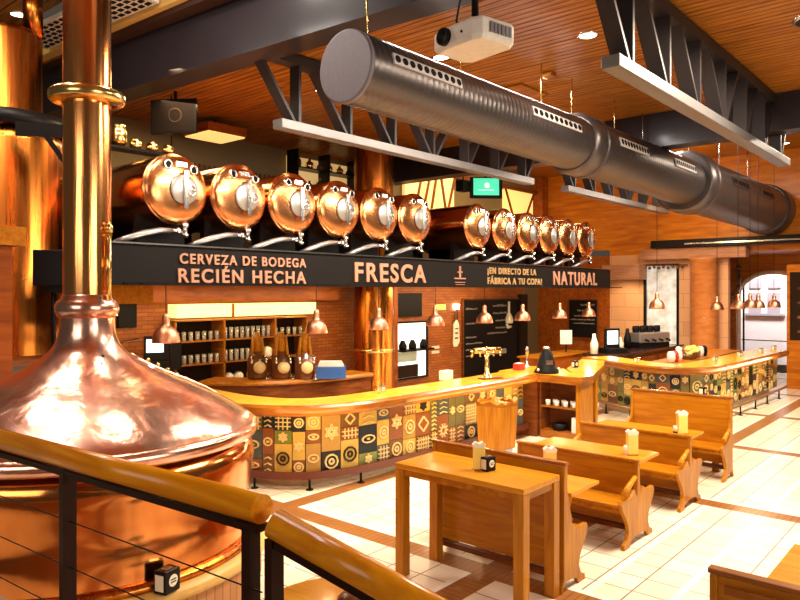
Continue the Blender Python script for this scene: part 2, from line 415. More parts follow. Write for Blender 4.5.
# walls
sbox('wall_back', M_brick, 3.0, 18.4, 10.9, 11.05, 0, 2.7)
sbox('wall_gallery', M_wallp, 1.0, 21.4, 12.1, 12.25, 0, 6.8)
sbox('floor_gallery', M_dark, 4.0, 18.0, 8.08, 12.1, 2.7, 3.18)
def wall_with_hole(name, mat, x0, x1, yr, zr, yh, zh):
    b = mb(mat); b.box(x0, x1, yr[0], yh[0], *zr).box(x0, x1, yh[1], yr[1], *zr)
    if zh[0] > zr[0]: b.box(x0, x1, *yh, zr[0], zh[0])
    b.box(x0, x1, *yh, zh[1], zr[1]); return struct(b.build(name))
wall_with_hole('wall_far', M_stoney, 21.3, 21.5, (5.95, 9.5), (0, 3.72), (7.35, 8.38), (1.0, 3.4))
sbox('wall_end', M_header, 21.3, 21.5, 9.5, 12.1, 0, 3.72)
sbox('wall_upper', M_owall, 21.3, 21.5, 1.0, 12.1, 3.9, 6.8)
sbox('ceiling_porch', M_owall, 21.3, 24.5, 1.0, 9.5, 3.72, 3.9)
# arch wall
def arch_wall():
    b = mb(M_owall); yc, hw, zs, zt = 5.50, 1.02, 2.45, 3.72
    b.box(24.5, 24.7, 1.0, yc-hw, 0, zt).box(24.5, 24.7, yc+hw, 9.5, 0, zt)
    n = 16
    for i in range(n):
        a0, a1 = PI*i/n, PI*(i+1)/n
        y0, y1 = yc+hw*math.cos(a0), yc+hw*math.cos(a1); z0, z1 = zs+.75*math.sin(a0), zs+.75*math.sin(a1)
        b.hexa([(24.5, y1, z1), (24.7, y1, z1), (24.7, y0, z0), (24.5, y0, z0), (24.5, y1, zt), (24.7, y1, zt), (24.7, y0, zt), (24.5, y0, zt)])
    return struct(b.build('wall_arch'))
arch_wall()
# trim round the arch
b = mb(plain('arch_trim_cream', (.80, .55, .32), .5)); yc = 5.5
pts = [(24.47, yc-1.02, .0), (24.47, yc-1.02, 2.45)]+[(24.47, yc+1.02*math.cos(PI-PI*i/14), 2.45+.75*math.sin(PI*i/14)) for i in range(1, 14)]+[(24.47, yc+1.02, 2.45), (24.47, yc+1.02, 0)]
struct(b.tube(pts, .07, 8).build('trim_1'))
# door: glazed leafs under the arch, street beyond
d1 = mb(M_blackm)
for y in (4.50, 6.40): d1.box(24.58, 24.63, y-.025, y+.025, 0, 2.9)
for z in (.02, 1.0): d1.box(24.58, 24.63, 4.5, 6.46, z, z+.03)
d1 = struct(d1.build('door_1'))
mb(plain('door_glass', (1, 1, 1), .02, 0, trans=1)).box(24.60, 24.606, 4.5, 6.46, .04, 2.9).build('door_glass', d1)
st = sbox('wall_street', M_sky, 27.5, 27.6, 3.5, 9.0, -.05, 5.5)
b = mb(plain('street_window_grey', (.42, .38, .42), .6))
for i in range(2):
    for j in range(3): b.box(27.42, 27.48, 5.95+i*.62, 6.35+i*.62, 2.25-j*.5+.45, 2.25-j*.5+.8)
b.box(27.35, 27.48, 5.8, 7.1, 1.72, 1.80); b.build('street_window', st)
sbox('ground_street', plain('street_ground', (.80, .76, .74), .7), 24.7, 27.5, 3.5, 9, -.06, 0)
# window in the stone wall
wn = mb(M_blackm).box(21.27, 21.33, 7.33, 7.40, .98, 3.42).box(21.27, 21.33, 8.32, 8.40, .98, 3.42).box(21.27, 21.33, 7.33, 8.4, 3.36, 3.42)
wn = struct(wn.build('window_1'))
mb(M_skyglass).box(21.36, 21.38, 7.35, 8.38, 1.0, 3.4).build('window_pane', wn)
bb = mb(M_header)
bb.box(21.24, 21.30, 6.0, 9.5, 0, .12); struct(bb.build('baseboard_far'))
# header over the back bar
sbox('trim_2', M_header, 5.0, 10.2, 10.45, 10.9, 2.42, 2.7)
sbox('trim_3', M_wood, 3.9, 5.34, 9.3, 9.6, 2.42, 2.68)

# near ceiling boards beside the beam, and the grille
def slanted_strip(name, off0, off1, z0, z1, mat, y0=3.0, y1=12.1, label=None, cat=None):
    f = lambda y: 5.95-(y+3)/15.1*1.03
    o = mb(mat).prism([(f(y0)+off0, y0), (f(y0)+off1, y0), (f(y1)+off1, y1), (f(y1)+off0, y1)], z0, z1, 'XY').build(name)
    return struct(o) if not label else tag(o, label, cat)
slanted_strip('trim_4', -.14, -.0, 6.26, 6.40, M_slat)
M_pale = plain('yellow_painted_board', (.88, .56, .16), .4)
slanted_strip('trim_5', -.30, -.14, 6.30, 6.44, M_pale)
# ceiling grille
g = thing('ceiling_grille', 'white perforated ceiling grille beside the dark beam at the top of the copper stack', 'grille')
b = mb(M_white); f = lambda y: 5.95-(y+3)/15.1*1.03-.33
b.prism([(f(8.3)-.55, 8.3), (f(8.3), 8.3), (f(11.2), 11.2), (f(11.2)-.55, 11.2)], 6.34, 6.40, 'XY'); b.build('grille_plate', g)
b = mb(M_black)
for i in range(5):
    for j in range(18):
        y = 8.42+j*.155; x = f(y)-.08-i*.1
        b.box(x-.028, x+.028, y-.045, y+.045, 6.328, 6.34)
o = b.build('grille_holes', g)

# ================================================================ TRUSSES
def truss(Y, x0, x1, first, n, label, zb=4.72, zt=5.72, wd=.19):
    t = thing('roof_truss', label, 'truss')
    o = mb(M_truss_lit).box(x0, x1, Y-wd/2, Y+wd/2, zb, zb+.12).build('bottom_chord', t, bevel=.008)
    mb(M_truss).box(x0-.35, x1+.1, Y-wd/2, Y+wd/2, zt-.13, zt).build('top_chord', t)
    th = .045
    for k in range(n):
        x = first+k*1.0*(.965 if Y > 5 else 1)
        if x > x1-.05: break
        mb(M_truss).bar((x+.07, Y, zb+.12), (x+.07, Y, zt-.13), wd*.95, th, (1, 0, 0)).build('web_post', t)
        if k <= n//2:
            mb(M_truss).bar((x-.01, Y, zb+.12), (max(x-.62, x0-.3), Y, zt-.13), wd*.9, th, (0, 1, 0)).build('web_brace', t) if 0 else \
            mb(M_truss).hexa([(x-.04, Y-wd*.45, zb+.12), (x+.01, Y-wd*.45, zb+.12), (x+.01, Y+wd*.45, zb+.12), (x-.04, Y+wd*.45, zb+.12),
                              (x-.60, Y-wd*.45, zt-.13), (x-.55, Y-wd*.45, zt-.13), (x-.55, Y+wd*.45, zt-.13), (x-.60, Y+wd*.45, zt-.13)]).build('web_brace', t)
        if k >= n//2:
            mb(M_truss).hexa([(x+.13, Y-wd*.45, zb+.12), (x+.18, Y-wd*.45, zb+.12), (x+.18, Y+wd*.45, zb+.12), (x+.13, Y+wd*.45, zb+.12),
                              (x+.64, Y-wd*.45, zt-.13), (x+.69, Y-wd*.45, zt-.13), (x+.69, Y+wd*.45, zt-.13), (x+.64, Y+wd*.45, zt-.13)]).build('web_brace', t)
    return t
truss(2.82, 6.33, 13.3, 6.6, 7, 'grey steel ceiling truss in front, nearest the camera, right of the round duct')
truss(7.15, 5.86, 12.3, 6.1, 7, 'grey steel ceiling truss behind the near end of the duct, above the first six tanks')
truss(7.05, 13.55, 19.4, 13.8, 6, 'short grey steel ceiling truss far back, above the second group of tanks')

# ================================================================ DUCT
DY, DZ = 4.83, 4.78
M_vent = plain('vent_frame_grey', (.62, .60, .60), .4)
t = thing('ventilation_duct', 'long round grey spiral ventilation duct hanging under the ceiling', 'duct')
def duct_section(x0, x1, r0, r1, name='duct_section'):
    b = mb(M_duct); n = int((x1-x0)/.09); prof = [(r0, 0)]
    for i in range(n):
        h0 = (x1-x0)*i/n; h1 = (x1-x0)*(i+1)/n; r = r0+(r1-r0)*(i+.5)/n
        prof += [(r, h0+.004), (r, h1-.014), (r+.0018, h1-.009), (r+.0018, h1-.004)]
    prof.append((r1, x1-x0))
    return b.lathe(prof, (x0, DY, DZ), 48, 'X').build(name, t)
duct_section(4.82, 9.6, .35, .385); duct_section(9.85, 14.3, .42, .46); duct_section(14.6, 20.4, .56, .60)
mb(M_ductend).lathe([(.34, 0), (.356, .004), (.356, .05), (.34, .055)], (4.79, DY, DZ), 48, 'X').build('end_cap', t)
for x, r in ((9.45, .455), (14.2, .62)):
    mb(M_ductlip).lathe([(r-.04, .34), (r+.01, .36), (r+.01, .46), (r-.04, .48)], (x, DY, DZ), 48, 'X').build('collar_seam', t)
    mb(M_duct).lathe([(r-.06, 0), (r, .06), (r, .32), (r-.05, .44), (r-.09, .46)], (x, DY, DZ), 48, 'X').build('collar', t)
mb(M_ductlip).lathe([(.62, 0), (.66, .1), (.66, .7), (.60, .82)], (20.3, DY, DZ), 48, 'X').build('end_collar', t)
def duct_grille(x0, x1, r, a0=4, a1=21, nh=10):
    b = mb(M_vent if x0 < 15 else M_duct); m = 4
    for k in range(m):
        A0 = R(a0+(a1-a0)*k/m); A1 = R(a0+(a1-a0)*(k+1)/m)
        P = lambda x, A, rr: (x, DY-rr*math.cos(A), DZ+rr*math.sin(A))
        b.hexa([P(x0, A0, r), P(x1, A0, r), P(x1, A1, r), P(x0, A1, r), P(x0, A0, r+.022), P(x1, A0, r+.022), P(x1, A1, r+.022), P(x0, A1, r+.022)])
    b.m(M_black); Am = R((a0+a1)/2); nrm = Vector((0, -math.cos(Am), math.sin(Am))); upv = Vector((0, math.sin(Am), math.cos(Am)))
    hh = r*R(a1-a0)*.36; step = (x1-x0)/nh
    for k in range(nh):
        c = Vector((x0+(k+.5)*step, DY, DZ))+nrm*(r+.018); ww = step*.36
        ring = [c+Vector((1, 0, 0))*ww*math.cos(2*PI*q/12)+upv*hh*math.sin(2*PI*q/12) for q in range(12)]
        b.rings([ring, [p+nrm*.008 for p in ring]], smooth=False)
    return b.build('air_grille', t)
for x0, x1, r in ((5.10, 6.22, .353), (7.72, 9.05, .372), (10.25, 11.35, .43), (12.55, 13.6, .455), (15.6, 16.8, .57), (17.9, 19.0, .585)):
    duct_grille(x0, x1, r)
for x in (5.1, 6.7, 8.6, 9.5, 11.0, 12.2, 14.6, 16.6, 18.9):
    zt = 5.75 if x < 12.3 else 6.45
    mb(M_brass if x < 12 else M_steel).tube([(x, DY, DZ+.33), (x, DY, zt)], .010, 6).build('hanging_rod', t)

# ================================================================ SIGN FASCIA
fs = thing('sign_fascia', 'long black sign board over the bar with copper coloured Spanish lettering', 'sign')
mb(M_fascia).box(3.9, 17.85, 7.95, 8.07, 2.67, 3.17).build('board', fs)
mb(M_steel).box(3.9, 17.87, 7.92, 8.09, 3.17, 3.19).build('top_edge_strip', fs)
def fit_text(body, x0, x1, z0, h, y, mat, parent, name='lettering'):
    o = text_part(name, body, 1, parent, FACE_MY, mat, 1, .006)
    vs = [v.co for v in o.data.vertices]
    ax, bx = min(v.x for v in vs), max(v.x for v in vs); az, bz = min(v.z for v in vs), max(v.z for v in vs)
    # capital height sets the scale: accents rise above it
    az0 = 0
    capz = .69
    for v in o.data.vertices:
        v.co.x = x0+(v.co.x-ax)/(bx-ax)*(x1-x0); v.co.z = z0+v.co.z/capz*h; v.co.y = y+(.0 if v.co.y > 0 else -.02)
    return o
ys = 7.948
fit_text('CERVEZA DE BODEGA', 4.92, 7.05, 2.955, .125, ys, M_letter, fs)
fit_text('RECIÉN HECHA', 4.90, 7.05, 2.715, .17, ys, M_letter, fs)
fit_text('FRESCA', 8.10, 9.94, 2.76, .30, ys, M_letter, fs)
fit_text('¡EN DIRECTO DE LA', 11.95, 13.9, 2.955, .125, ys, M_letterg, fs)
fit_text('FÁBRICA A TU COPA!', 11.95, 14.15, 2.745, .13, ys, M_letterg, fs)
fit_text('NATURAL', 14.7, 17.0, 2.755, .30, ys, M_letter, fs)
b = mb(M_letter).box(10.98, 11.02, 7.93, 7.95, 2.86, 3.08).box(10.93, 11.07, 7.93, 7.95, 2.95, 2.98).box(10.82, 11.18, 7.93, 7.95, 2.83, 2.855).box(10.84, 11.16, 7.93, 7.95, 2.76, 2.775).box(10.86, 11.14, 7.93, 7.95, 2.72, 2.73)
b.build('tap_emblem', fs)

# ================================================================ BEER TANKS
tx = [8.3*((CT+ST*(p-400)/F)/(ST-CT*(p-400)/F)) for p in (173, 237, 291, 337, 378, 414, 477, 504, 528, 549, 568, 586)]
names = ['leftmost copper beer tank above the start of the word CERVEZA', 'second copper beer tank from the left on the gallery',
         'third copper beer tank from the left, above HECHA', 'fourth copper beer tank from the left, between HECHA and FRESCA',
         'fifth copper beer tank from the left, above FRESCA', 'sixth copper beer tank, last before the gap in the row',
         'first copper beer tank after the gap, under the green television', 'second copper beer tank after the gap',
         'third copper beer tank after the gap in the row', 'fourth copper beer tank after the gap in the row',
         'last but one copper beer tank at the far right end', 'farthest copper beer tank, at the right end of the row']
ZT = 3.95
def make_tank():
    t = thing('beer_tank', names[0], 'beer tank', (0, 0, 0), 0, 'copper beer tanks in a row')
    r = .46
    mb(M_tank).lathe([(.3, 2.25), (.42, 2.2), (r, 2.1), (r, .02), (r-.004, 0)], (0, 0, 0), 40, 'Y').build('barrel', t)
    prof = [(r*math.sin(PI/2*k/9), -.12*math.cos(PI/2*k/9)) for k in range(10)]
    mb(M_face).lathe(prof+[(r+.012, 0), (r+.012, .03), (r, .035)], (0, 0, 0), 48, 'Y', caps=False).build('front_dome', t)
    # manway
    c = Vector((.05, -.115, -.01))
    mw = mb(M_manway).lathe([(.20, .03), (.20, -.015), (.185, -.03), (.0, -.038)], c, 32, 'Y', caps=False).build('manway_cover', t)
    mb(M_steel).box(.02, .08, -.185, -.14, -.27, .23).build('clamp_bar', mw)
    mb(M_steel).tube([(.15+.055*math.cos(q_*PI/4), -.158, -.01+.075*math.sin(q_*PI/4)) for q_ in range(9)], .009, 6).box(.10, .20, -.165, -.15, -.02, .0).build('emblem', mw)
    mb(M_ductlip).tube([(c.x+.20*math.cos(q_*PI/10), -.12, c.z+.20*math.sin(q_*PI/10)) for q_ in range(21)], .008, 6).build('gasket', mw)
    for sx, px in ((-.17, .30), (.21, .27)):
        zz = px; yy = -.12*math.sqrt(max(0, 1-(sx*sx+zz*zz)/(r*r)))
        s = mb(M_chrome).lathe([(.062, .03), (.062, -.03), (.045, -.04), (.042, -.02)], (sx, yy, zz), 20, 'Y', caps=False).build('sight_glass', t)
        mb(M_black).lathe([(.043, -.015), (.0, -.018)], (sx, yy, zz), 20, 'Y', caps=False).build('dark_glass', s)
    mb(M_steel).box(-.06, .10, -.12, -.08, .29, .35).build('name_plate', t)
    # cradle feet, valve and hose
    for y in (.35, 1.75): mb(M_blackm).prism([(-.36, -.77), (.36, -.77), (.34, -.30), (.2, -.42), (0, -.462), (-.2, -.42), (-.34, -.30)], y, y+.1).build('cradle', t)
    mb(M_chrome).tube([(.10, -.06, -.40), (.10, -.07, -.64)], .030, 10).lathe([(.05, 0), (.05, .05)], (.10, -.07, -.50), 12).lathe([(.05, 0), (.05, .03)], (.10, -.07, -.62), 12).build('valve', t)
    mb(M_chrome).tube([(.10, -.07, -.57), (-.05, -.10, -.56), (-.12, -.1, -.56)], .026, 10).lathe([(.045, 0), (.045, .04)], (-.05, -.10, -.56), 12, 'X').build('fitting', t)
    mb(M_hose).tube([(-.12, -.1, -.56), (-.30, -.12, -.57), (-.52, -.13, -.62), (-.75, -.10, -.70), (-.85, -.02, -.75)], [.03, .036, .040, .038, .032], 12).build('hose', t)
    return t
tx = [v+.05 for v in tx]
t0 = make_tank(); t0.location = (tx[0], 8.32, ZT)
for i in range(1, 12): copy_tree(t0, (tx[i], 8.32, ZT), names[i])

# ================================================================ KETTLE
KX, KY = 2.94, 6.25
KB = .38
k = thing('brewing_kettle', 'large copper brewing kettle with tall chimney standing in front of the bar', 'kettle', (KX, KY, KB))
def fine_(P, k=4): return [(v.x, v.y) for v in smooth_path([(a, b) for a, b in P], k)]
def kl(name, prof, mat, n=96): return mb(mat).lathe(prof, (0, 0, -KB), n, caps=False).build(name, k)
sh = kl('body', fine_(((1.45, KB), (1.45, .62), (1.43, .75), (1.45, .95), (1.47, 1.10), (1.45, 1.20), (1.40, 1.27), (1.39, 1.31))), M_body)
kl('rim', [(1.46, 1.30), (1.49, 1.30), (1.50, 1.34), (1.50, 1.38), (1.47, 1.41), (1.44, 1.41)], M_kettle)
dome = [(1.45, 1.41), (1.40, 1.46), (1.28, 1.54), (1.12, 1.63), (.95, 1.71), (.78, 1.785), (.62, 1.86), (.50, 1.925), (.39, 2.0), (.295, 2.09), (.25, 2.18), (.232, 2.28), (.228, 2.36)]
def fine(P, k=4):
    q = smooth_path([(a, b) for a, b in P], k); return [(v.x, v.y) for v in q]
kl('dome', fine(dome), M_kettle)
kl('neck_ring', [(.228, 2.36), (.25, 2.38), (.268, 2.42), (.268, 2.47), (.25, 2.51), (.22, 2.53), (.215, 2.56), (.20, 2.57)], M_kettle, 48)
mb(M_stack).lathe([(.202, 2.55), (.200, 4.30), (.200, 4.32), (.205, 7.0)], (0, 0, -KB), 64, caps=False).build('chimney', k)
kl('chimney_flange', [(.20, 4.28), (.30, 4.29), (.32, 4.31), (.32, 4.37), (.30, 4.39), (.20, 4.39)], M_brass, 48)
# riveted band on the dome towards the right
b = mb(M_kettle); a = R(-6)
pts = [(r*math.cos(a), r*math.sin(a), z-KB+.012) for r, z in dome[:9]]
b.tube(pts, .018, 8); b.build('seam_strip', k)
b = mb(M_brass)
for i in range(9):
    r = 1.38-.1*i; z = 1.47+(1.38-r)*.545; b.sphere((r*math.cos(a+.06), r*math.sin(a+.06), z-KB+.03), .022, 8)
b.build('rivets', k)
# gauge pipe on the chimney, camera side
ca = math.atan2(-KY, -KX)+R(48)
px_, py_ = .235*math.cos(ca), .235*math.sin(ca)
mb(M_brass).tube([(px_, py_, 2.14), (px_, py_, 2.74)], .022, 10).tube([(px_*.8, py_*.8, 2.72), (px_*1.1, py_*1.1, 2.72)], .02, 8).lathe([(.035, 0), (.035, .05), (.02, .09)], (px_, py_, 2.74), 12).build('gauge_pipe', k)
mb(M_black).lathe([(.012, 0), (.012, .02)], (-.05, -.40, 1.65), 10).build('vent_hole', k)
# plinth with ledge
p = thing('kettle_plinth', 'round brick plinth with pale yellow ledge beneath the copper kettle', 'plinth', (KX, KY, 0))
mb(M_brickr).lathe([(1.54, 0), (1.54, .29)], (0, 0, 0), 96, caps=True, smooth=False).build('brick_wall', p)
mb(M_fabric).lathe([(1.50, .29), (1.60, .29), (1.60, .35), (1.58, .372), (1.50, .3785), (1.3, .3785)], (0, 0, 0), 96, caps=False).build('ledge', p)
kl('skirt_ring', [(1.45, .382), (1.51, .382), (1.51, .42), (1.48, .44), (1.45, .44)], M_oldcu)

# napkin boxes
def napkin_box(loc, rz, label, s=1.0, mt=None):
    t = thing('napkin_box', label, 'napkin box', loc, rz)
    mb(mt or M_blackm).box(-.06*s, .06*s, -.045*s, .045*s, 0, .13*s).build('case', t, bevel=.008*s)
    mb(M_cream).box(-.062*s, -.06*s, -.03*s, .03*s, .02*s, .11*s).build('napkins', t)
    e = mb(M_cream)
    e.lathe([(.034*s, 0), (.034*s, -.003*s)], (0, -.0455*s, .07*s), 20, 'Y'); e.m(M_blackm).box(-.02*s, .02*s, -.051*s, -.0485*s, .06*s, .066*s).box(-.02*s, .02*s, -.051*s, -.0485*s, .075*s, .081*s)
    e.build('round_emblem', t)
    mb(M_steel).box(-.03*s, .03*s, -.02*s, .02*s, .13*s, .134*s).build('slot_plate', t)
    return t
x, y = PZ(167, 591, .38); napkin_box((x, y, .379), R(16), 'black napkin box with white napkins on the kettle ledge', 1.3)

# ================================================================ RAILINGS
M_post = plain('brown_black_steel', (.035, .014, .008), .35, .5)
P0, P1 = Vector((*DL(3.30, -2.05), 1.946)), Vector((*DL(2.10, -.414), 1.946))
rl = thing('stair_railing', 'dark posted railing with round honey wood handrail, level length at left', 'railing', (1.25, 2.5, 1.0))
mb(M_rail).tube([P0-Vector(rl.location), P1-Vector(rl.location)], .044, 32).build('handrail', rl)
dr = (P1-P0).normalized(); L0 = Vector(rl.location)
mb(M_post).bar(P0-L0-Vector((0, 0, .058)), P1-L0-Vector((0, 0, .058)), .05, .022).build('rail_bracket', rl)
# direction (normalised) -> posts by pixel column along the rail line
def on_rail(px):
    u = (px-400)/F; best = None
    for i in range(2000):
        q = P0+(P1-P0)*(i/1999.0); d = q.x*CT+q.y*ST; l = q.x*ST-q.y*CT
        e = abs(l/d-u)
        if best is None or e < best[0]: best = (e, q)
    return best[1]
for px, wd in ((68, .055), (251, .05)):
    q = on_rail(px)-L0
    mb(M_post).bar((q.x, q.y, 0), (q.x, q.y, q.z-.06), wd, .03, (dr.x, dr.y, 0)).build('post', rl)
for dz in (.22, .40, .58):
    mb(M_blackm).tube([P0-L0-Vector((0, 0, dz+.03)), P1-L0-Vector((0, 0, dz+.03))], .0025, 6).build('wire', rl)
A = Vector((*DL(2.07, -.372), 1.915)); B = Vector((*DL(1.80, .28), 1.665))
r2 = thing('stair_railing', 'round honey wood handrail sloping down the stairs at the bottom centre', 'railing', (A.x, A.y, 1.0))
L0 = Vector(r2.location)
mb(M_rail).tube([A-L0, B-L0], .045, 32).build('handrail', r2)
mb(M_post).bar(A-L0-Vector((0, 0, .055)), B-L0-Vector((0, 0, .055)), .045, .02).build('rail_bracket', r2)
mb(M_post).bar((.0, -.0, 0), (.0, -.0, .87), .05, .03, (dr.x, dr.y, 0)).build('post', r2)

# ================================================================ BAR COUNTERS
def mosaic(path, z0, z1, off, seed):
    """relief tiles of mixed sizes set along the curved bar front"""
    rnd = random.Random(seed); b = MB()
    s = [0]
    for a, c in zip(path, path[1:]): s.append(s[-1]+(c-a).length)
    def at(d):
        for i in range(len(path)-1):
            if s[i+1] >= d or i == len(path)-2:
                t = (d-s[i])/(s[i+1]-s[i]); p = path[i].lerp(path[i+1], t); dd = (path[i+1]-path[i]).normalized(); return p, dd
    cur = 0; last = None
    while cur < s[-1]-.08:
        wd = min(rnd.choice((.17, .24, .28, .33, .20)), s[-1]-cur)
        p, dd = at(cur+wd/2); nr = Vector((dd.y, -dd.x))
        M = Matrix(((dd.x, nr.x, 0, p.x+nr.x*off), (dd.y, nr.y, 0, p.y+nr.y*off), (0, 0, 1, 0), (0, 0, 0, 1)))
        z = z0; cuts = rnd.choice(([.34, 1], [.62, 1], [.3, .75, 1], [.22, .7, 1], [.5, .72, 1]))
        for c in cuts:
            zz = z0+(z1-z0)*c; h = zz-z; ti = rnd.randrange(8)
            while ti == last: ti = rnd.randrange(8)
            last = ti
            b.m(TILE[ti]).box(-wd/2+.004, wd/2-.004, 0, .02, z+.004, zz-.004, M)
            dark = ti in (0, 4, 7) and rnd.random() < .35
            b.m(M_reliefd if dark else M_relief); cz = (z+zz)/2; r = min(wd, h)*.34
            k = rnd.randrange(7)
            def rod(x0_, z0_, x1_, z1_, t=.010):
                v = Vector((x1_-x0_, z1_-z0_)); n = Vector((-v.y, v.x)).normalized()*t
                P = [(x0_-n.x, z0_-n.y), (x0_+n.x, z0_+n.y), (x1_+n.x, z1_+n.y), (x1_-n.x, z1_-n.y)]
                b.hexa([M @ Vector((a, .02, c_)) for a, c_ in P]+[M @ Vector((a, .040, c_)) for a, c_ in P])
            def ring(rx, rz, t=.010, n=10, cx=0):
                for q in range(n):
                    a0, a1 = 2*PI*q/n, 2*PI*(q+1)/n; rod(cx+rx*math.cos(a0), cz+rz*math.sin(a0), cx+rx*math.cos(a1), cz+rz*math.sin(a1), t)
            if k == 0: ring(r, r); ring(r*.4, r*.4, .012, 6)
            elif k == 1:
                ring(r*.6, r*.6, .012)
                for q in range(10): a = 2*PI*q/10; rod(r*.75*math.cos(a), cz+r*.75*math.sin(a), r*1.15*math.cos(a), cz+r*1.15*math.sin(a), .008)
            elif k == 2:
                nx = max(2, int(wd/.05)); nz = max(2, int(h/.05))
                for i in range(1, nx): rod(-wd/2+wd*i/nx, z+.015, -wd/2+wd*i/nx, zz-.015, .006)
                for i in range(1, nz): rod(-wd/2+.015, z+h*i/nz, wd/2-.015, z+h*i/nz, .006)
            elif k == 3:
                for q in (0, 1):
                    P = [(r*1.1*math.cos(2*PI*(i/3)+PI/2+q*PI), cz+r*1.1*math.sin(2*PI*(i/3)+PI/2+q*PI)) for i in range(3)]
                    for i in range(3): rod(*P[i], *P[(i+1) % 3], .008)
                ring(r*.35, r*.35, .010, 6)
            elif k == 4: ring(wd*.34, h*.2 if h < .25 else .05, .009); rod(-.02, cz, .02, cz, .012)
            elif k == 5:
                n = max(2, int(h/.06))
                for i in range(n):
                    zc = z+h*(i+.5)/n; rod(-wd*.3, zc-.012, 0, zc+.014, .007); rod(0, zc+.014, wd*.3, zc-.012, .007)
            else:
                rod(-r, cz, 0, cz+r); rod(0, cz+r, r, cz); rod(r, cz, 0, cz-r); rod(0, cz-r, -r, cz)
            z = zz
        cur += wd
    return b
def bar_counter(name, label, pts, width, seed, span=None, foot=True, kk=6):
    t = thing(name, label, 'bar counter'); P = smooth_path(pts, kk)
    o = sweep(mb(M_bartop), P, [(-.02, 1.06), (-.02, 1.13), (-width, 1.13), (-width, 1.06)]).build('counter_top', t)
    o = sweep(mb(M_nose), P, [(.01, 1.0), (.035, 1.04), (.035, 1.10), (.0, 1.131), (-.04, 1.131), (-.06, .985), (-.02, .985)], smooth=False).build('moulded_edge', t)
    sweep(mb(M_dwood), P, [(-.27, .19), (-.27, 1.06), (-.36, 1.06), (-.36, .19)]).build('front_wall', t)
    sweep(mb(plain('pale_plinth_tile', (.62, .50, .34), .4)), P, [(-.42, 0), (-.42, .19), (-.50, .19), (-.50, 0)]).build('recessed_plinth', t)
    Q = []
    for i, p in enumerate(P):
        a = P[max(i-1, 0)]; c = P[min(i+1, len(P)-1)]; d = (c-a).normalized(); nr = Vector((d.y, -d.x)); Q.append(p-nr*.27)
    mosaic(Q, .20, .985, .002, seed).build('mosaic_front', t)
    lo, hi = span or (0, len(P))
    S = P[lo:hi]
    if foot == 'board':
        sweep(mb(plain('footboard_dark_red', (.13, .028, .014), .35)), S, [(-.20, .14), (-.16, .14), (-.16, .235), (-.20, .235)]).build('footboard', t)
    else:
        sweep(mb(plain('foot_rail_bronze', (.38, .20, .10), .3, .6)), S, [(-.03+.03*math.cos(a*PI/4), .22+.03*math.sin(a*PI/4)) for a in range(8)], smooth=True).build('foot_rail', t)
    acc = 0
    for i in range(1, len(S)-1):
        acc += (S[i]-S[i-1]).length
        if acc > .75:
            acc = 0; d = (S[i+1]-S[i-1]).normalized(); nr = Vector((d.y, -d.x)); q = S[i]-nr*(.18 if foot == 'board' else .03)
            mb(M_blackm).tube([(q.x, q.y, .0), (q.x, q.y, .15 if foot == 'board' else .20)], .016, 8).lathe([(.05, 0), (.05, .012)], (q.x, q.y, 0), 12).build('rail_foot', t)
    return t, P
bar1, B1 = bar_counter('bar_counter', 'long curved near bar counter with yellow wood top and mosaic tile front', [(5.5, 9.1), (5.45, 8.1), (5.62, 7.3), (6.05, 6.72), (6.7, 6.45), (7.5, 6.36), (8.6, 6.32), (9.8, 6.28), (10.97, 6.26)], .64, 3, None, 'board')
bar2, B2 = bar_counter('bar_counter', 'far bar counter with rounded corner, mosaic tiles and bronze foot rail', [(14.5, 7.1), (14.1, 6.4), (13.7, 5.6), (13.6, 4.9), (14.0, 4.35), (14.9, 4.17), (16.8, 4.1), (19.5, 4.05)], .72, 11, None, 'rail')
# cabinet at the end of the near bar
cb = thing('end_cabinet', 'open wooden shelf cabinet at the end of the near bar counter', 'cabinet', (11.4, 5.8, 0))
def cbx(name, mat, *b_): return mb(mat).box(*b_).build(name, cb)
# local coordinates: open side faces -X
cbx('back_panel', M_dwood, .02, .06, -.25, .44, 0, 1.07)
cbx('side_panel', M_dwood, -.30, .06, .44, .47, 0, 1.07)
cbx('side_panel', M_woodv, -.33, .06, -.33, -.25, 0, 1.07)
cbx('floor_panel', M_nose, -.32, .02, -.25, .44, .0, .14)
cbx('shelf', M_nose, -.29, .02, -.25, .44, .54, .57)
mb(M_dwood).box(-.35, .6, .50, 1.2, 0, 1.07).build('rear_cabinet', cb)
mb(M_bartop).prism([(-.42, -.38), (.03, -.38), (.16, .1), (.68, .5), (.68, 1.25), (-.42, 1.25)], 1.07, 1.13, 'XY').build('counter_top', cb)
mb(M_nose).box(-.45, -.42, -.41, .47, 1.0, 1.131).box(-.42, .03, -.41, -.38, 1.0, 1.131).build('front_edge', cb)
# cups on the shelf
cup0 = None
for i in range(7):
    y = 5.62+.085*i; loc = (11.16+.10*(i % 2), y, .571)
    if cup0 is None:
        cup0 = tag(mb(M_white).lathe([(.03, 0), (.04, .005), (.045, .10), (.042, .10), (.038, .01), (0, .01)], (0, 0, 0), 14, caps=False).build('cup'), 'white cup on the shelf of the end cabinet, one of a row of seven', 'cup', 'cups in the end cabinet'); cup0.location = loc
    else: copy_tree(cup0, loc, cup0['label'])
tag(mb(M_white).box(11.13, 11.25, 5.58, 5.66, .141, .40).build('carton'), 'white carton standing at the bottom of the end cabinet', 'carton')
tag(mb(M_black).lathe([(.11, 0), (.14, .05), (.13, .12), (.12, .12), (.10, .05), (0, .04)], (11.25, 5.95, .141), 20, caps=False).build('bowl'), 'dark bowl at the bottom of the end cabinet', 'bowl')
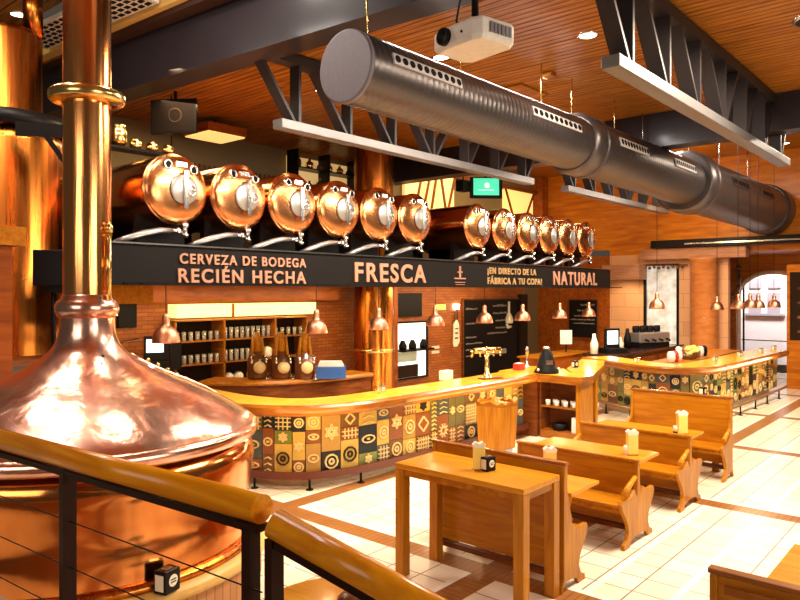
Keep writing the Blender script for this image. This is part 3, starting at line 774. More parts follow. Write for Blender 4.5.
# flap between the two bars
fl = thing('counter_flap', 'lift-up wooden counter flap on posts between the two bars', 'counter flap', (12.6, 6.0, 0))
mb(M_bartop).prism([(-1.14, -.58), (.7, .05), (1.42, .38), (1.42, .9), (-.45, .28), (-1.0, -.1)], 1.09, 1.13, 'XY').build('flap_top', fl)
mb(M_nose).prism([(-1.14, -.61), (.72, .02), (.70, .05), (-1.14, -.58)], 1.02, 1.131, 'XY').build('flap_edge', fl)
for x, y in ((-.86, -.37), (.10, -.02)): mb(M_woodv).box(x-.05, x+.05, y-.05, y+.05, 0, 1.09).build('post', fl)

# barrel podium in front of the near bar
x, y = 9.12, 5.88
pd = thing('podium', 'honey wood five-sided podium with carved top on a grey round base, against the bar', 'podium', (x-.02, y+.02, 0))
mb(plain('grey_base_ring', (.33, .34, .36), .35)).lathe([(.26, .03), (.26, .20), (.24, .21)], (0, 0, 0), 32).build('base_ring', pd)
mb(M_blackm).lathe([(.27, 0), (.27, .03)], (0, 0, 0), 32).build('base_foot', pd)
poly = [(.34*math.cos(R(a_)), .34*math.sin(R(a_))) for a_ in (-130, -62, 10, 82, 154)]
lo = [(a_*.88, c_*.88) for a_, c_ in poly]
b = mb(M_woodv); b.rings([[(a_, c_, .21) for a_, c_ in lo], [(a_, c_, .86) for a_, c_ in poly]], smooth=False); b.build('body', pd, bevel=.006)
for i in range(5):
    a_, c_ = poly[i], poly[(i+1) % 5]; a3, c3 = Vector((*a_, .86)), Vector((*c_, .86)); m_ = (a3+c3)/2
    inn = Vector((-(m_.x), -(m_.y), 0)).normalized()*.03
    pr = [a3, a3+Vector((0, 0, .07)), a3.lerp(c3, .2)+Vector((0, 0, .03)), a3.lerp(c3, .5)+Vector((0, 0, .07)), a3.lerp(c3, .8)+Vector((0, 0, .03)), c3+Vector((0, 0, .07)), c3]
    b = mb(M_nose); b.rings([[v for v in pr], [v+inn for v in pr]], smooth=False); b.build('carved_crest', pd)
mb(M_wood).lathe([(.27, .862), (.22, .885), (.08, .90), (.05, .97), (0, .98)], (0, 0, 0), 24, caps=False).build('lid', pd)

# napkin boxes on the counters
napkin_box((*PZ(382, 393, 1.13), 1.132), R(-14), 'small chrome and white napkin box on the near counter, left of the podium', .85, M_chrome)
napkin_box((*PZ(575, 367.5, 1.13), 1.132), R(-14), 'napkin box on the counter top above the end cabinet', .95)
napkin_box((*PZ(637, 363, 1.13), 1.132), R(-14), 'napkin box on the far bar, under the coffee machine', .85, M_chrome)
napkin_box((*PZ(715, 362, 1.13), 1.132), R(-14), 'napkin box on the rounded corner of the far bar', .85, M_chrome)
napkin_box((*PZ(740, 357, 1.13), 1.132), R(-14), 'napkin box on the far bar, halfway along the straight part', .85, M_chrome)
napkin_box((*PZ(761, 353, 1.13), 1.132), R(-14), 'napkin box on the far bar near the arch', .85, M_chrome)
napkin_box((*PZ(774, 350, 1.13), 1.132), R(-14), 'napkin box on the far bar, closest to its far end', .85, M_chrome)
x, y = PZ(446, 380, 1.13)
tag(mb(plain('white_ceramic', (.92, .86, .62), .3)).box(x-.12, x+.12, y-.06, y+.06, 1.131, 1.29).build('napkin_stack', bevel=.01), 'white block of paper napkins on the near counter', 'napkins')
x, y = PZ(519, 370, 1.13)
tag(mb(M_red).box(x-.10, x+.10, y-.07, y+.07, 1.131, 1.25).m(M_white).box(x-.08, x+.08, y-.05, y+.05, 1.25, 1.262).build('red_box', bevel=.005), 'small red box on the counter right of the beer tap', 'box')
x, y = PZ(527, 368, 1.13)
tag(mb(M_steel).lathe([(.06, 0), (.06, .03), (.022, .05), (.018, .26), (.035, .28), (.03, .36), (.015, .40)], (x, y, 1.131), 14).build('soda_siphon'), 'slim steel bottle on the near counter beside the red box', 'bottle')
# brass beer tap
x, y = PZ(487, 378, 1.13)
tp = thing('beer_tap', 'brass T-shaped beer tap column on the near counter', 'beer tap', (x, y, 1.131), R(-25))
mb(M_brass).lathe([(.11, 0), (.09, .03), (.045, .05), (.035, .30), (.04, .42)], (0, 0, 0), 18).build('column', tp)
mb(M_brass).tube([(-.26, 0, .47), (.26, 0, .47)], .05, 14).build('cross_tube', tp)
for i in range(4):
    xx = -.2+.13*i; mb(M_brass).tube([(xx, 0, .45), (xx, -.10, .44), (xx, -.12, .38)], .013, 8).build('spout', tp)
mb(M_brass).tube([(-.26, 0, .47), (-.30, -.02, .46), (-.31, -.02, .36)], .02, 8).build('end_spout', tp)
mb(M_dwood).box(-.2, .2, -.2, -.04, 0, .02).build('drip_tray', tp)
# A-shaped coffee brewer
x, y = PZ(549, 373, 1.13)
cm = thing('bell_ornament', 'black bell shaped ornament with silver details on the near counter', 'ornament', (x, y+.05, 1.131), R(-40))
mb(M_black).lathe([(.22, 0), (.22, .03), (.17, .10), (.14, .25), (.09, .38), (.06, .42)], (0, 0, 0), 20).build('body', cm)
mb(M_chrome).lathe([(.05, .42), (.07, .44), (.05, .47), (.0, .48)], (0, 0, 0), 14).build('cap', cm)
for s_ in (-1, 1): mb(M_chrome).sphere((s_*.19, -.10, .07), .035, 10).build('ball_foot', cm)
mb(M_chrome).box(-.06, .06, -.16, -.13, .16, .24).build('badge', cm)

# ================================================================ BACK BAR
# bottle-shaped beer towers on the inner counter
def arc_counter():
    t = thing('inner_counter', 'curved lower serving counter behind the near bar, holding three towers', 'counter', (0, 0, 0))
    P = smooth_path([(6.55, 10.0), (6.8, 9.6), (7.3, 9.1), (8.2, 8.75), (9.3, 8.65)], 6)
    sweep(mb(M_woodx), P, [(0, 1.05), (.02, 1.08), (0, 1.12), (-.6, 1.12), (-.6, 1.05)]).build('counter_top', t)
    sweep(mb(M_dwood), P, [(-.06, 0), (-.06, 1.05), (-.5, 1.05), (-.5, 0)]).build('cabinet', t)
    return t
arc_counter()
def tower(px, label):
    u = (px-400)/F; d = 11.85; x, y = DL(d, u*d)
    t = thing('beer_tower', label, 'beer tower', (x, y, 1.121), R(-30), 'brown ceramic beer towers')
    mb(M_brown).lathe([(.16, 0), (.17, .05), (.17, .28), (.15, .36), (.09, .42), (.08, .46)], (0, 0, 0), 24).build('body', t)
    mb(M_relief).lathe([(.10, 0), (.10, -.02), (0, -.022)], (.02, -.16, .20), 20, 'Y', caps=False).build('round_label', t)
    mb(M_wood).tube([(0, 0, .46), (0, 0, .78)], [.075, .05], 12).build('neck_handle', t)
    for s_ in (-1, 1): mb(M_woodv).tube([(s_*.10, -.05, .40), (s_*.07, -.06, .70)], [.03, .02], 8).build('tap_handle', t)
    for s_ in (-1, 1): mb(M_chrome).tube([(s_*.08, -.15, .38), (s_*.12, -.24, .38), (s_*.12, -.25, .28)], .018, 8).build('tap', t)
    mb(M_chrome).lathe([(.05, 0), (.05, .01), (.015, .02), (.015, .09)], (.155, -.16, 0), 12).build('drip_foot', t)
    return t
tower(257, 'brown bottle-shaped beer tower, left of the three'); tower(281, 'brown bottle-shaped beer tower, middle of the three'); tower(304, 'brown bottle-shaped beer tower beside the blue crate')
x, y = DL(11.95, (331-400)/F*11.95)
cr = thing('plastic_crate', 'blue plastic crate with white stacked plates on the inner counter', 'crate', (x, y, 1.121), R(-44))
b = mb(M_blue); b.box(-.25, .25, -.18, .18, 0, .02)
for q in ((-.25, .25, -.18, -.16), (-.25, .25, .16, .18), (-.25, -.23, -.16, .16), (.23, .25, -.16, .16)): b.box(*q, .02, .20)
b.build('crate_body', cr, bevel=.006)
pl = thing('plate_stack', 'white plates and cloths piled on the blue crate', 'plates', (x, y, 1.122), R(-44))
for i in range(4): mb(plain('pale_teal_cloth', (.62, .66, .56), .6) if i == 0 else M_white).box(-.22+.01*i, .22-.012*i, -.15, .15, .20+.02*i, .218+.02*i).build('folded_cloth', pl)
# shelving unit
sx0, sx1 = 6.42, 9.35
su = thing('glass_shelving', 'tall dark wooden shelving unit behind the bar with a lit top panel', 'shelving', (0, 0, 0))
mb(M_dark).box(sx0, sx1, 10.86, 10.895, .9, 2.1).build('back_panel', su)
div = [sx0, 7.75, 8.75, sx1]; div = [sx0, XofY(224, 10.5), XofY(275, 10.5), sx1]
for x in div: mb(M_nose).box(x-.02, x+.02, 10.48, 10.86, .9, 2.1).build('upright', su)
for z in (.9, 1.32, 1.72, 2.08): mb(M_nose).box(sx0, sx1, 10.48, 10.86, z, z+.025).build('shelf', su)
mb(M_lightbox).box(XofY(177, 10.6), XofY(320, 10.5), 10.6, 10.88, 2.14, 2.37).build('lit_panel', su)
mb(M_nose).box(XofY(236, 10.5)-.02, XofY(236, 10.5)+.02, 10.57, 10.6, 2.14, 2.37).build('panel_divider', su)
bc = thing('back_counter', 'long dark wooden back counter under the glass shelving', 'counter', (0, 0, 0))
mb(M_dwood).box(6.5, 10.1, 10.3, 10.85, 0, .86).build('cabinet', bc); mb(M_nose).box(6.25, 10.1, 10.25, 10.88, .86, .9).build('counter_top', bc)
gl = {}
bays = ['left bay', 'middle bay', 'right bay']
for bi in range(3):
    for z, sh_ in ((1.345, 'middle shelf'), (1.745, 'upper shelf')):
        x0_, x1_ = div[bi]+.10, div[bi+1]-.08; n = int((x1_-x0_)/.105)
        if bi == 2 and z < 1.5: continue
        lab = f'clear drinking glass in the row on the {sh_}, {bays[bi]} of the shelving'; grp = f'glasses on the {sh_} in the {bays[bi]}'
        tall = .20 if bi == 1 else .15
        for i in range(n):
            loc = (x0_+(x1_-x0_)*i/max(1, n-1), 10.6, z)
            if tall not in gl:
                gl[tall] = mb(M_glass).lathe([(.030, 0), (.032, .01), (.040, tall), (.037, tall), (.029, .015), (0, .015)], (0, 0, 0), 12, caps=False).build('drinking_glass')
                o = tag(gl[tall], lab, 'glass', grp); o.location = loc
            else: copy_tree(gl[tall], loc, lab, group=grp)
for i in range(5):
    o = mb(M_white if i % 2 else M_cream).lathe([(.02, 0), (.10, .008), (.11, .02), (.10, .02), (0, .012)], (0, 0, 0), 18, caps=False).build('plate')
    o.location = (div[2]+.30, 10.66, 1.346+.022*i); tag(o, 'white plate in the pile on the middle shelf, right bay', 'plate', 'plates in the right bay')
for i, (px, cm_) in enumerate(((229, M_cream), (239, M_white), (268, M_cream))):
    xx = XofY(px, 10.6); o = mb(cm_).lathe([(.07, 0), (.09, .04), (.09, .15), (.05, .19), (.03, .2)], (0, 0, 0), 18).build('storage_jar')
    o.location = (xx, 10.62, .926 if i < 2 else 1.346); tag(o, ['cream jar on the lowest shelf, left one', 'white rounded jar on the lowest shelf, right one', 'cream jar at the right end of the middle shelf'][i], 'jar')
# copper pillar
M_pil = M_vessel
pc = thing('copper_pillar', 'round copper clad pillar rising between the tank groups to the ceiling', 'pillar', (11.05, 10.25, 0))
mb(M_pil).lathe([(.45, 0), (.43, .02), (.43, 2.69)], (0, 0, 0), 48, caps=False).build('lower_shaft', pc)
mb(M_pil).lathe([(.43, 3.19), (.43, 5.75)], (0, 0, 0), 48, caps=False).build('upper_shaft', pc)
mb(M_brass).lathe([(.435, 1.30), (.45, 1.31), (.45, 1.36), (.435, 1.37)], (0, 0, 0), 48, caps=False).build('band', pc)
# box pier right of the pillar
sbox('wall_pier', M_header, XofY(383, 10.6), XofY(393, 10.6), 10.45, 10.9, 0, 2.7)
# serving hatch / lit fridge
hx0, hx1 = XofY(394, 10.85), XofY(426, 10.85)
hf = thing('display_fridge', 'brightly lit white display cabinet in the brick wall behind the bar', 'fridge', (0, 0, 0))
M_frw = plain('fridge_white_inside', (.95, .9, .8), .4, 0, (1, .95, .84), 1.2)
mb(M_frw).box(hx0, hx1, 10.86, 10.895, .52, 1.82).build('lit_back', hf)
for q in ((hx0-.03, hx0, .5, 1.86), (hx1, hx1+.03, .5, 1.86)): mb(M_blackm).box(q[0], q[1], 10.80, 10.895, q[2], q[3]).build('side_frame', hf)
for z in (.48, 1.17, 1.83): mb(M_blackm).box(hx0-.03, hx1+.03, 10.80, 10.895, z, z+.04).build('shelf', hf)
mb(M_dark).box(hx0+.02, hx0+.85, 10.81, 10.855, .53, .82).build('dark_drawer', hf)
mb(plain('pale_green_panel', (.62, .74, .62), .4)).box(hx0+.12, hx0+.82, 10.83, 10.855, .90, 1.14).build('glass_door', hf)
for i, x in enumerate((.14, .50, .92)):
    o = mb(M_black).lathe([(.09, 0), (.10, .1), (.06, .18), (.05, .22)], (0, 0, 0), 12).build('coffee_pot'); o.location = (hx0+x, 10.835, 1.211) if 0 else (hx0+x, 10.70, 1.211)
    tag(o, ['black pot at the left of the lit display cabinet', 'black pot in the middle of the lit display cabinet', 'black pot at the right of the lit display cabinet'][i], 'pot')
mb(M_blackm).box(hx0, hx1, 10.58, 10.80, 1.17, 1.21).build('ledge', hf)
# screen above it
tag(mb(M_black).box(XofY(397, 10.8), XofY(422, 10.8), 10.80, 10.895, 1.98, 2.55).build('wall_television'), 'switched-off black screen on the brick wall above the lit display cabinet', 'television')
# exit-like signs and sockets on the brick
M_glowg = plain('green_sign', (.6, .8, .1), .5, 0, (.75, .85, .15), 1.2)
tag(mb(M_glowg).box(XofY(436, 10.85), XofY(446, 10.85), 10.86, 10.895, 2.12, 2.25).build('exit_sign'), 'small glowing yellow-green sign on the brick wall left of the chalkboard', 'sign')
tag(mb(M_lampglow).box(XofY(455, 10.85), XofY(459, 10.85), 10.84, 10.895, 2.12, 2.25).build('wall_light'), 'small glowing wall light above the white plaque', 'light')
for z in (1.02, 1.14):
    tag(mb(M_cream).box(XofY(433, 10.85), XofY(440, 10.85), 10.87, 10.895, z, z+.07).build('wall_socket'), ('lower' if z < 1.1 else 'upper')+' pale switch plate on the brick wall right of the lit cabinet', 'switch')
# hanging white plaque
hp = thing('hanging_plaque', 'white bottle-shaped plaque hanging left of the big chalkboard', 'plaque', (XofY(457, 10.8), 10.84, 1.1))
mb(M_cream).prism([(-.11, .12), (-.10, .62), (-.03, .74), (.05, .74), (.13, .62), (.15, .18), (.05, .05), (-.08, .05)], -.015, .02).build('board', hp)
mb(M_brown).tube([(-.06, 0, .70), (-.05, 0, .95), (.02, 0, 1.02), (.08, 0, .95), (.08, 0, .70)], .02, 8).build('strap', hp)
mb(M_brown).box(-.06, .09, -.02, -.016, .25, .29).box(-.05, .08, -.02, -.016, .38, .42).box(-.05, .09, -.02, -.016, .5, .53).build('lettering', hp)
# chalkboards
def chalkboard(x0, x1, z0, z1, y, label, rows, seed, facing='Y'):
    t = thing('chalkboard', label, 'chalkboard', (0, 0, 0)); rnd = random.Random(seed)
    T = (lambda a, b_, c: (a, b_, c)) if facing == 'Y' else (lambda a, b_, c: (b_, a, c))
    def bx_(m, a0, a1, b0, b1, c0, c1): return m.box(a0, a1, b0, b1, c0, c1) if facing == 'Y' else m.box(b0, b1, a0, a1, c0, c1)
    bx_(mb(M_board), x0, x1, y-.03, y, z0, z1).build('board', t)
    f = mb(M_dwood)
    for q in ((x0-.03, x1+.03, z1, z1+.04), (x0-.03, x1+.03, z0-.04, z0), (x0-.03, x0, z0, z1), (x1, x1+.03, z0, z1)): bx_(f, q[0], q[1], y-.05, y, q[2], q[3])
    f.build('frame', t)
    c = mb(M_chalk)
    for (a, b_, zz, h) in rows:
        x = x0+(x1-x0)*a; xe = x0+(x1-x0)*b_
        while x < xe:
            l = rnd.uniform(.02, .05); hz = h*rnd.uniform(.5, 1)
            bx_(c, x, x+l*.35, y-.034, y-.03, z0+(z1-z0)*zz, z0+(z1-z0)*zz+hz); bx_(c, x, x+l, y-.034, y-.03, z0+(z1-z0)*zz+hz*.4, z0+(z1-z0)*zz+hz*.4+.012); x += l+.02
    c.build('chalk_writing', t); return t
rows = [(.04, .22, .87, .06), (.5, .75, .90, .08), (.5, .75, .80, .07), (.04, .2, .68, .05), (.55, .75, .70, .06), (.55, .82, .60, .06), (.04, .2, .50, .05), (.4, .75, .53, .06), (.04, .3, .42, .05), (.04, .36, .34, .05), (.04, .14, .26, .05)]
chalkboard(XofY(465, 10.8), XofY(521, 10.8), .30, 2.36, 10.88, 'large chalkboard menu on the brick wall behind the beer tap', rows, 5)
fit_text('BUEN APETITO', XofY(489, 10.8), XofY(507, 10.8), .82, .13, 10.84, M_chalk, None, 'wall_lettering')
tag(bpy.data.objects['wall_lettering'], 'line of white lettering low on the large chalkboard', 'lettering')
sc2 = thing('wall_ornament', 'white scroll ornament hanging at the top right of the large chalkboard', 'ornament', (XofY(512, 10.7), 10.80, 1.55))
mb(M_cream).tube([(0, 0, .75), (.0, 0, .45)], .035, 8).lathe([(.10, .12), (.13, .2), (.10, .3), (.04, .42), (.02, .45)], (0, 0, 0), 12).build('ladle', sc2)
mb(M_cream).tube([(-.12, 0, .1), (-.05, 0, 0), (.1, 0, .02)], .04, 8).build('curl', sc2)
yb0, yb1 = YofX(597, 21.25), YofX(569, 21.25)
chalkboard(yb0, yb1, 1.08, 2.30, 21.29, 'small chalkboard on the brown end wall below the word NATURAL', [(.1, .6, .85, .07), (.2, .7, .7, .07), (.1, .8, .56, .06), (.1, .9, .46, .06), (.1, .85, .36, .06)], 8, 'X')
# dark doorway right of the big chalkboard
sbox('door_2', M_dark, 18.0, 18.38, 10.78, 10.9, 0, 2.5)
# pendant lamps
def make_pendant():
    t = thing('pendant_lamp', '', 'pendant lamp', (0, 0, 0), 0, 'copper pendant lamps')
    prof = [(.165, 0), (.165, .012), (.158, .06), (.14, .12), (.11, .165), (.06, .20), (.045, .215), (.045, .30), (.035, .335), (.012, .35)]
    inner = [(.155, .012), (.148, .06), (.13, .115), (.10, .155), (.04, .19)]
    mb(M_lampcu).lathe(list(reversed(inner))+prof, (0, 0, 0), 32, caps=False).build('lamp_shade', t)
    mb(M_lampglow).sphere((0, 0, .09), .045, 12).build('bulb', t)
    mb(M_blackm).tube([(0, 0, .34), (0, 0, .72)], .006, 6).build('cord', t)
    return t
pp = [(4.54, 7.62), (6.97, 7.62), (8.32, 7.62), (9.81, 7.62), (11.36, 7.62), (12.78, 7.62), (14.4, 7.62), (15.87, 7.62)]
pl_ = ['copper pendant lamp left of the shelving, just right of the kettle neck', 'copper pendant lamp in front of the lit shelf panel', 'copper pendant lamp in front of the copper pillar',
       'copper pendant lamp over the brick wall, under the end of the word FRESCA', 'copper pendant lamp in front of the left half of the large chalkboard', 'copper pendant lamp at the right edge of the large chalkboard',
       'copper pendant lamp left of the small chalkboard', 'copper pendant lamp in front of the small chalkboard']
p0 = make_pendant()
p0['label'] = pl_[0]; p0.location = (*pp[0], 1.98)
allp = [p0]
for (x, y), l_ in list(zip(pp, pl_))[1:]: allp.append(copy_tree(p0, (x, y, 1.98), l_))
# support arm from the fascia: cord reaches its lower edge
# far pendants over the second bar
far = [((657, 15.6), 2.2, 'copper pendant lamp in front of the stone wall window'), ((717, 18.6), 2.10, 'small copper pendant lamp beside the copper column at the far bar'),
       ((738, 14.1), 2.24, 'copper pendant lamp at the left edge of the arch'), ((750, 14.9), 2.24, 'copper pendant lamp just inside the left of the arch'),
       ((758, 15.3), 2.23, 'copper pendant lamp left of centre in the arch'), ((774, 16.2), 2.22, 'copper pendant lamp in the middle of the arch')]
for (px, d), z, l_ in far:
    x, y = DL(d, (px-400)/F*d); o = copy_tree(p0, (x, y, z), l_); allp.append(o)
    sc_f = .86 if 730 < px else 1.05; o.scale = (sc_f,)*3
    for c in o.children:
        if c.name.startswith('cord'):
            c.data = c.data.copy()
            for v in c.data.vertices:
                if v.co.z > .5: v.co.z = (6.45-z)/sc_f
for i, o in enumerate(allp):
    point('pendant_light', (o.location.x, o.location.y, o.location.z-.03), 26 if i < 8 else 14, (1, .76, .42), .05)
b = mb(M_blackm).box(4.0, 17.8, 7.60, 7.64, 2.68, 2.70)
for x in (4.2, 7.6, 11.0, 14.0, 17.6): b.box(x-.02, x+.02, 7.6, 7.96, 2.68, 2.70)
tag(b.build('lamp_track'), 'thin black lamp track running below the front of the sign board', 'lamp track')

# ================================================================ BENCHES AND TABLES
YC = 3.58; HL = .72
def end_poly(hh, sides):
    """half outline of a carved bench end: x outward, z up"""
    half = [(.028, hh), (.03, hh-.20), (.05, hh-.34), (.11, .56), (.20, .50), (.40, .50), (.425, .46), (.40, .40), (.34, .33), (.27, .24), (.25, .16), (.29, .08), (.36, .05), (.37, 0), (.24, 0), (.20, .06), (.08, .08), (0, .08)]
    plain_h = [(.03, hh), (.035, .5), (.035, .12), (.07, .05), (.09, 0), (.05, 0), (0, .08)]
    a = half if 1 in sides else plain_h; c = half if -1 in sides else plain_h
    return [(x, z) for x, z in a]+[(-x, z) for x, z in reversed(c[:-1])]
def bench(X, hh, sides, label, y0=None, y1=None):
    y0 = YC-HL if y0 is None else y0; y1 = YC+HL if y1 is None else y1; ym = (y0+y1)/2
    t = thing('bench', label, 'bench', (X, ym, 0), 0, 'carved wooden pub benches')
    a, c = y0-ym, y1-ym
    mb(M_wood).box(-.02, .02, a+.04, c-.04, .18 if hh > 1 else .16, hh-.005).build('backrest', t)
    mb(M_nose if hh > 1 else M_woodx).box(-.032, .032, a-.01, c+.01, hh, hh+.03).build('top_rail', t, bevel=.006)
    for yy in (a, c-.04): mb(M_woodv).prism(end_poly(hh, sides), yy, yy+.04).build('end_panel', t, bevel=.004)
    for s in sides:
        mb(M_wood).box(min(s*.02, s*.42), max(s*.02, s*.42), a+.04, c-.04, .43, .46).build('seat', t, bevel=.006)
        mb(M_woodx).box(min(s*.37, s*.395), max(s*.37, s*.395), a+.04, c-.04, .37, .43).build('seat_rail', t)
        for yy in ((a-.005, c-.035) if s < 0 else ()):
            mb(M_table).tube([(s*.06, yy+.02, .68), (s*.22, yy+.02, .62), (s*.34, yy+.02, .56)], [.022, .028, .034], 12).build('armrest', t)
    mb(M_dwood).box(-.03, .03, a+.04, c-.04, .10, .15).build('stretcher', t)
    return t
bench(5.52, 1.09, (1,), 'tall backed bench right behind the near high table')
bench(7.12, .82, (-1, 1), 'low double-sided bench, second from the near high table')
bench(8.72, .82, (-1, 1), 'low double-sided bench, third in the row')
bench(10.42, 1.09, (-1,), 'tall backed bench at the far end of the row, in front of the far bar')
b5 = bench(3.95, 1.09, (1,), 'bench back at the bottom right corner of the picture', -.6, 1.19)
mb(M_nose).box(-.035, -.02, -.82, .82, .30, .34).box(-.035, -.02, -.82, .82, 1.0, 1.04).build('panel_moulding', b5)
def high_table(x0, x1, y0, y1, label, z=1.03):
    t = thing('high_table', label, 'table', ((x0+x1)/2, (y0+y1)/2, 0), 0)
    hx, hy = (x1-x0)/2, (y1-y0)/2
    mb(M_table).box(-hx, hx, -hy, hy, z-.05, z).build('table_top', t, bevel=.006)
    b = mb(M_woodx).box(-hx+.03, hx-.03, -hy+.02, -hy+.045, z-.11, z-.05).box(-hx+.03, hx-.03, hy-.045, hy-.02, z-.11, z-.05)
    b.box(-hx+.02, -hx+.045, -hy+.02, hy-.02, z-.11, z-.05).box(hx-.045, hx-.02, -hy+.02, hy-.02, z-.11, z-.05); b.build('apron', t)
    for sx in (-1, 1):
        for sy in (-1, 1):
            cx, cy = sx*(hx-.05), sy*(hy-.05); mb(M_woodv).box(cx-.048, cx+.048, cy-.048, cy+.048, 0, z-.05).build('leg', t, bevel=.004)
    return t
high_table(4.83, 5.43, 2.87, 4.22, 'high square-legged wooden table in front, left of all the benches')
high_table(10.58, 11.12, 3.08, 4.30, 'high wooden table hidden behind the farthest bench back')
def low_table(x0, x1, y0, y1, label, z=.76):
    t = thing('dining_table', label, 'table', ((x0+x1)/2, (y0+y1)/2, 0), 0)
    hx, hy = (x1-x0)/2, (y1-y0)/2
    mb(M_table).box(-hx, hx, -hy, hy, z-.035, z).build('table_top', t, bevel=.006)
    for s in (-1, 1):
        y = s*(hy-.22)
        pr = [(-.10, 0), (-.20, 0), (-.22, .05), (-.10, .10), (-.07, .25), (-.12, .38), (-.07, .5), (-.16, .66), (-.18, .725)]
        mb(M_woodv).prism(pr+[(-x, zz) for x, zz in reversed(pr)], y-.02, y+.02).build('leg', t)
    mb(M_woodx).box(-.04, .04, -hy+.24, hy-.24, .22, .27).build('stretcher', t)
    return t
low_table(5.84, 6.42, 2.97, 4.28, 'low table between the tall near bench and the second bench')
low_table(7.40, 7.98, 2.97, 4.30, 'low table between the second and third benches')
low_table(8.98, 9.56, 2.97, 4.30, 'low table between the third and the farthest bench')
low_table(4.62, 5.74, -.5, 1.15, 'reddish table at the bottom right edge behind the cut-off bench')
# menu holders
def menu_holder(loc, rz, label, s=1.0):
    t = thing('menu_holder', label, 'menu holder', loc, rz, 'yellow menu holders on the tables')
    mb(M_wood).box(-.05*s, .05*s, -.04*s, .04*s, 0, .015).build('base', t)
    mb(M_yellow).prism([(-.05*s, .015), (.05*s, .015), (.05*s, .20*s), (-.05*s, .20*s)], -.03*s, .03*s).build('card', t)
    mb(M_cream).prism([(-.05*s, .20*s), (.05*s, .20*s), (.058*s, .225*s), (.03*s, .25*s), (0, .232*s), (-.03*s, .25*s), (-.058*s, .225*s)], -.03*s, .03*s).build('heart_top', t)
    return t
menu_holder((*PZ(479, 470, 1.03), 1.031), R(-45), 'yellow menu holder with pale top on the near high table', 1.0)
napkin_box((*PZ(488, 470.5, 1.03), 1.031), R(-8), 'black napkin box beside the menu holder on the near high table', .95)
menu_holder((*PZ(632, 455, .76), .761), R(-45), 'yellow menu holder on the low table between second and third bench', 1.15)
o = tag(mb(M_cream).lathe([(.03, 0), (.032, .09), (.02, .11)], (0, 0, 0), 14).build('salt_shaker'), 'small pale shaker left of the menu holder, second low table', 'shaker'); o.location = (*PZ(626, 455, .76), .761)
menu_holder((*PZ(682, 434, .76), .761), R(-45), 'yellow menu holder on the farthest low table', 1.2)
o = tag(mb(M_cream).m(M_black).lathe([(.035, 0), (.035, .03)], (0, 0, 0), 14).m(M_cream).lathe([(.034, .03), (.034, .10)], (0, 0, 0), 14).build('salt_shaker'), 'pale shaker with black foot beside the farthest menu holder', 'shaker'); o.location = (*PZ(676, 433.5, .76), .761)
menu_holder((6.28, 3.43, .761), R(-45), 'pale menu holder peeking over the tall near bench', 1.15)
napkin_box((10.95, 3.42, 1.031), R(-8), 'black napkin box on the high table behind the farthest bench', .95)
# round table under the handrail
x, y = PZ(342, 612, .76)
rt = thing('round_table', 'round yellow wood table at the bottom edge under the sloping handrail', 'table', (x, y, 0))
mb(M_table).lathe([(0, .72), (.50, .72), (.52, .735), (.52, .75), (.505, .76), (0, .76)], (0, 0, 0), 48, caps=False).build('table_top', rt)
mb(M_blackm).lathe([(.25, 0), (.25, .02), (.04, .05), (.035, .72)], (0, 0, 0), 24).build('pedestal', rt)
x, y = PZ(350, 606, .76)
tag(mb(M_brown).lathe([(.06, 0), (.075, .02), (.075, .05), (.05, .075), (.0, .08)], (x, y, .761), 24).build('ashtray'), 'dark round dish on the round table at the bottom edge', 'dish')

# ================================================================ CEILING THINGS
pj = PD(475, 40, 4.2)
pr = thing('projector', 'white ceiling projector with black lens hanging above the duct', 'projector', pj, R(-100))
# local: lens looks to -Y' ; body .44 x .34 x .12
b = mb(M_white)
out = [(-.20, -.15), (-.12, -.17), (.14, -.17), (.20, -.14), (.215, .10), (.17, .15), (-.17, .15), (-.215, .10)]
b.rings([[(x*.9, y*.9, -.07) for x, y in out], [(x, y, -.045) for x, y in out], [(x, y, .04) for x, y in out], [(x*.93, y*.93, .062) for x, y in out]], smooth=False)
b.build('casing', pr, bevel=.006)
mb(M_black).lathe([(.052, 0), (.052, -.03), (.044, -.035), (.038, -.02), (.0, -.018)], (-.08, -.165, .0), 24, 'Y', caps=False).build('lens', pr)
mb(M_black).lathe([(.008, 0), (.008, -.006)], (.06, -.169, -.005), 10, 'Y').build('sensor', pr)
b = mb(M_ductend)
for i in range(6): b.box(.212, .219, -.09+i*.03, -.072+i*.03, -.03, .03)
b.build('side_vent', pr)
mb(M_blackm).box(-.08, .08, -.06, .06, .062, .10).tube([(0, 0, .10), (0, 0, 6.75-pj.z)], .022, 12).build('ceiling_mount', pr)
mb(M_black).tube([(-.10, .02, .06), (-.16, .0, .16), (-.12, 0, .3), (-.02, 0, .42), (-.02, 0, 1.0)], .008, 8).build('cable', pr)
# hanging dark tv
tv = thing('hanging_television', 'dark switched-off television hanging left under the big beam', 'television', PD(174, 116, 11.0), R(-58))
mb(M_black).box(-.38, .38, -.03, .03, -.28, .26).build('screen_case', tv, bevel=.01)
mb(plain('dark_screen', (.010, .006, .005), .9)).box(-.35, .35, -.034, -.03, -.25, .23).build('screen', tv)
mb(plain('faint_logo', (.035, .02, .012), .8)).lathe([(.12, -.034), (.12, -.036), (.09, -.037), (.09, -.034)], (.03, 0, .0), 24, 'Y', caps=False).build('logo', tv)
mb(M_blackm).tube([(.0, .05, .1), (.0, .05, 5.75-tv.location.z)], .025, 10).build('ceiling_pole', tv)
tv2p = PD(486, 187.5, 17.9)
tv2 = thing('hanging_television', 'television showing a green football pitch above the second tank group', 'television', tv2p, R(-45))
mb(M_black).box(-.42, .42, -.03, .03, -.28, .26).build('screen_case', tv2, bevel=.01)
mb(M_green).box(-.33, .33, -.034, -.03, -.20, .23).build('screen', tv2)
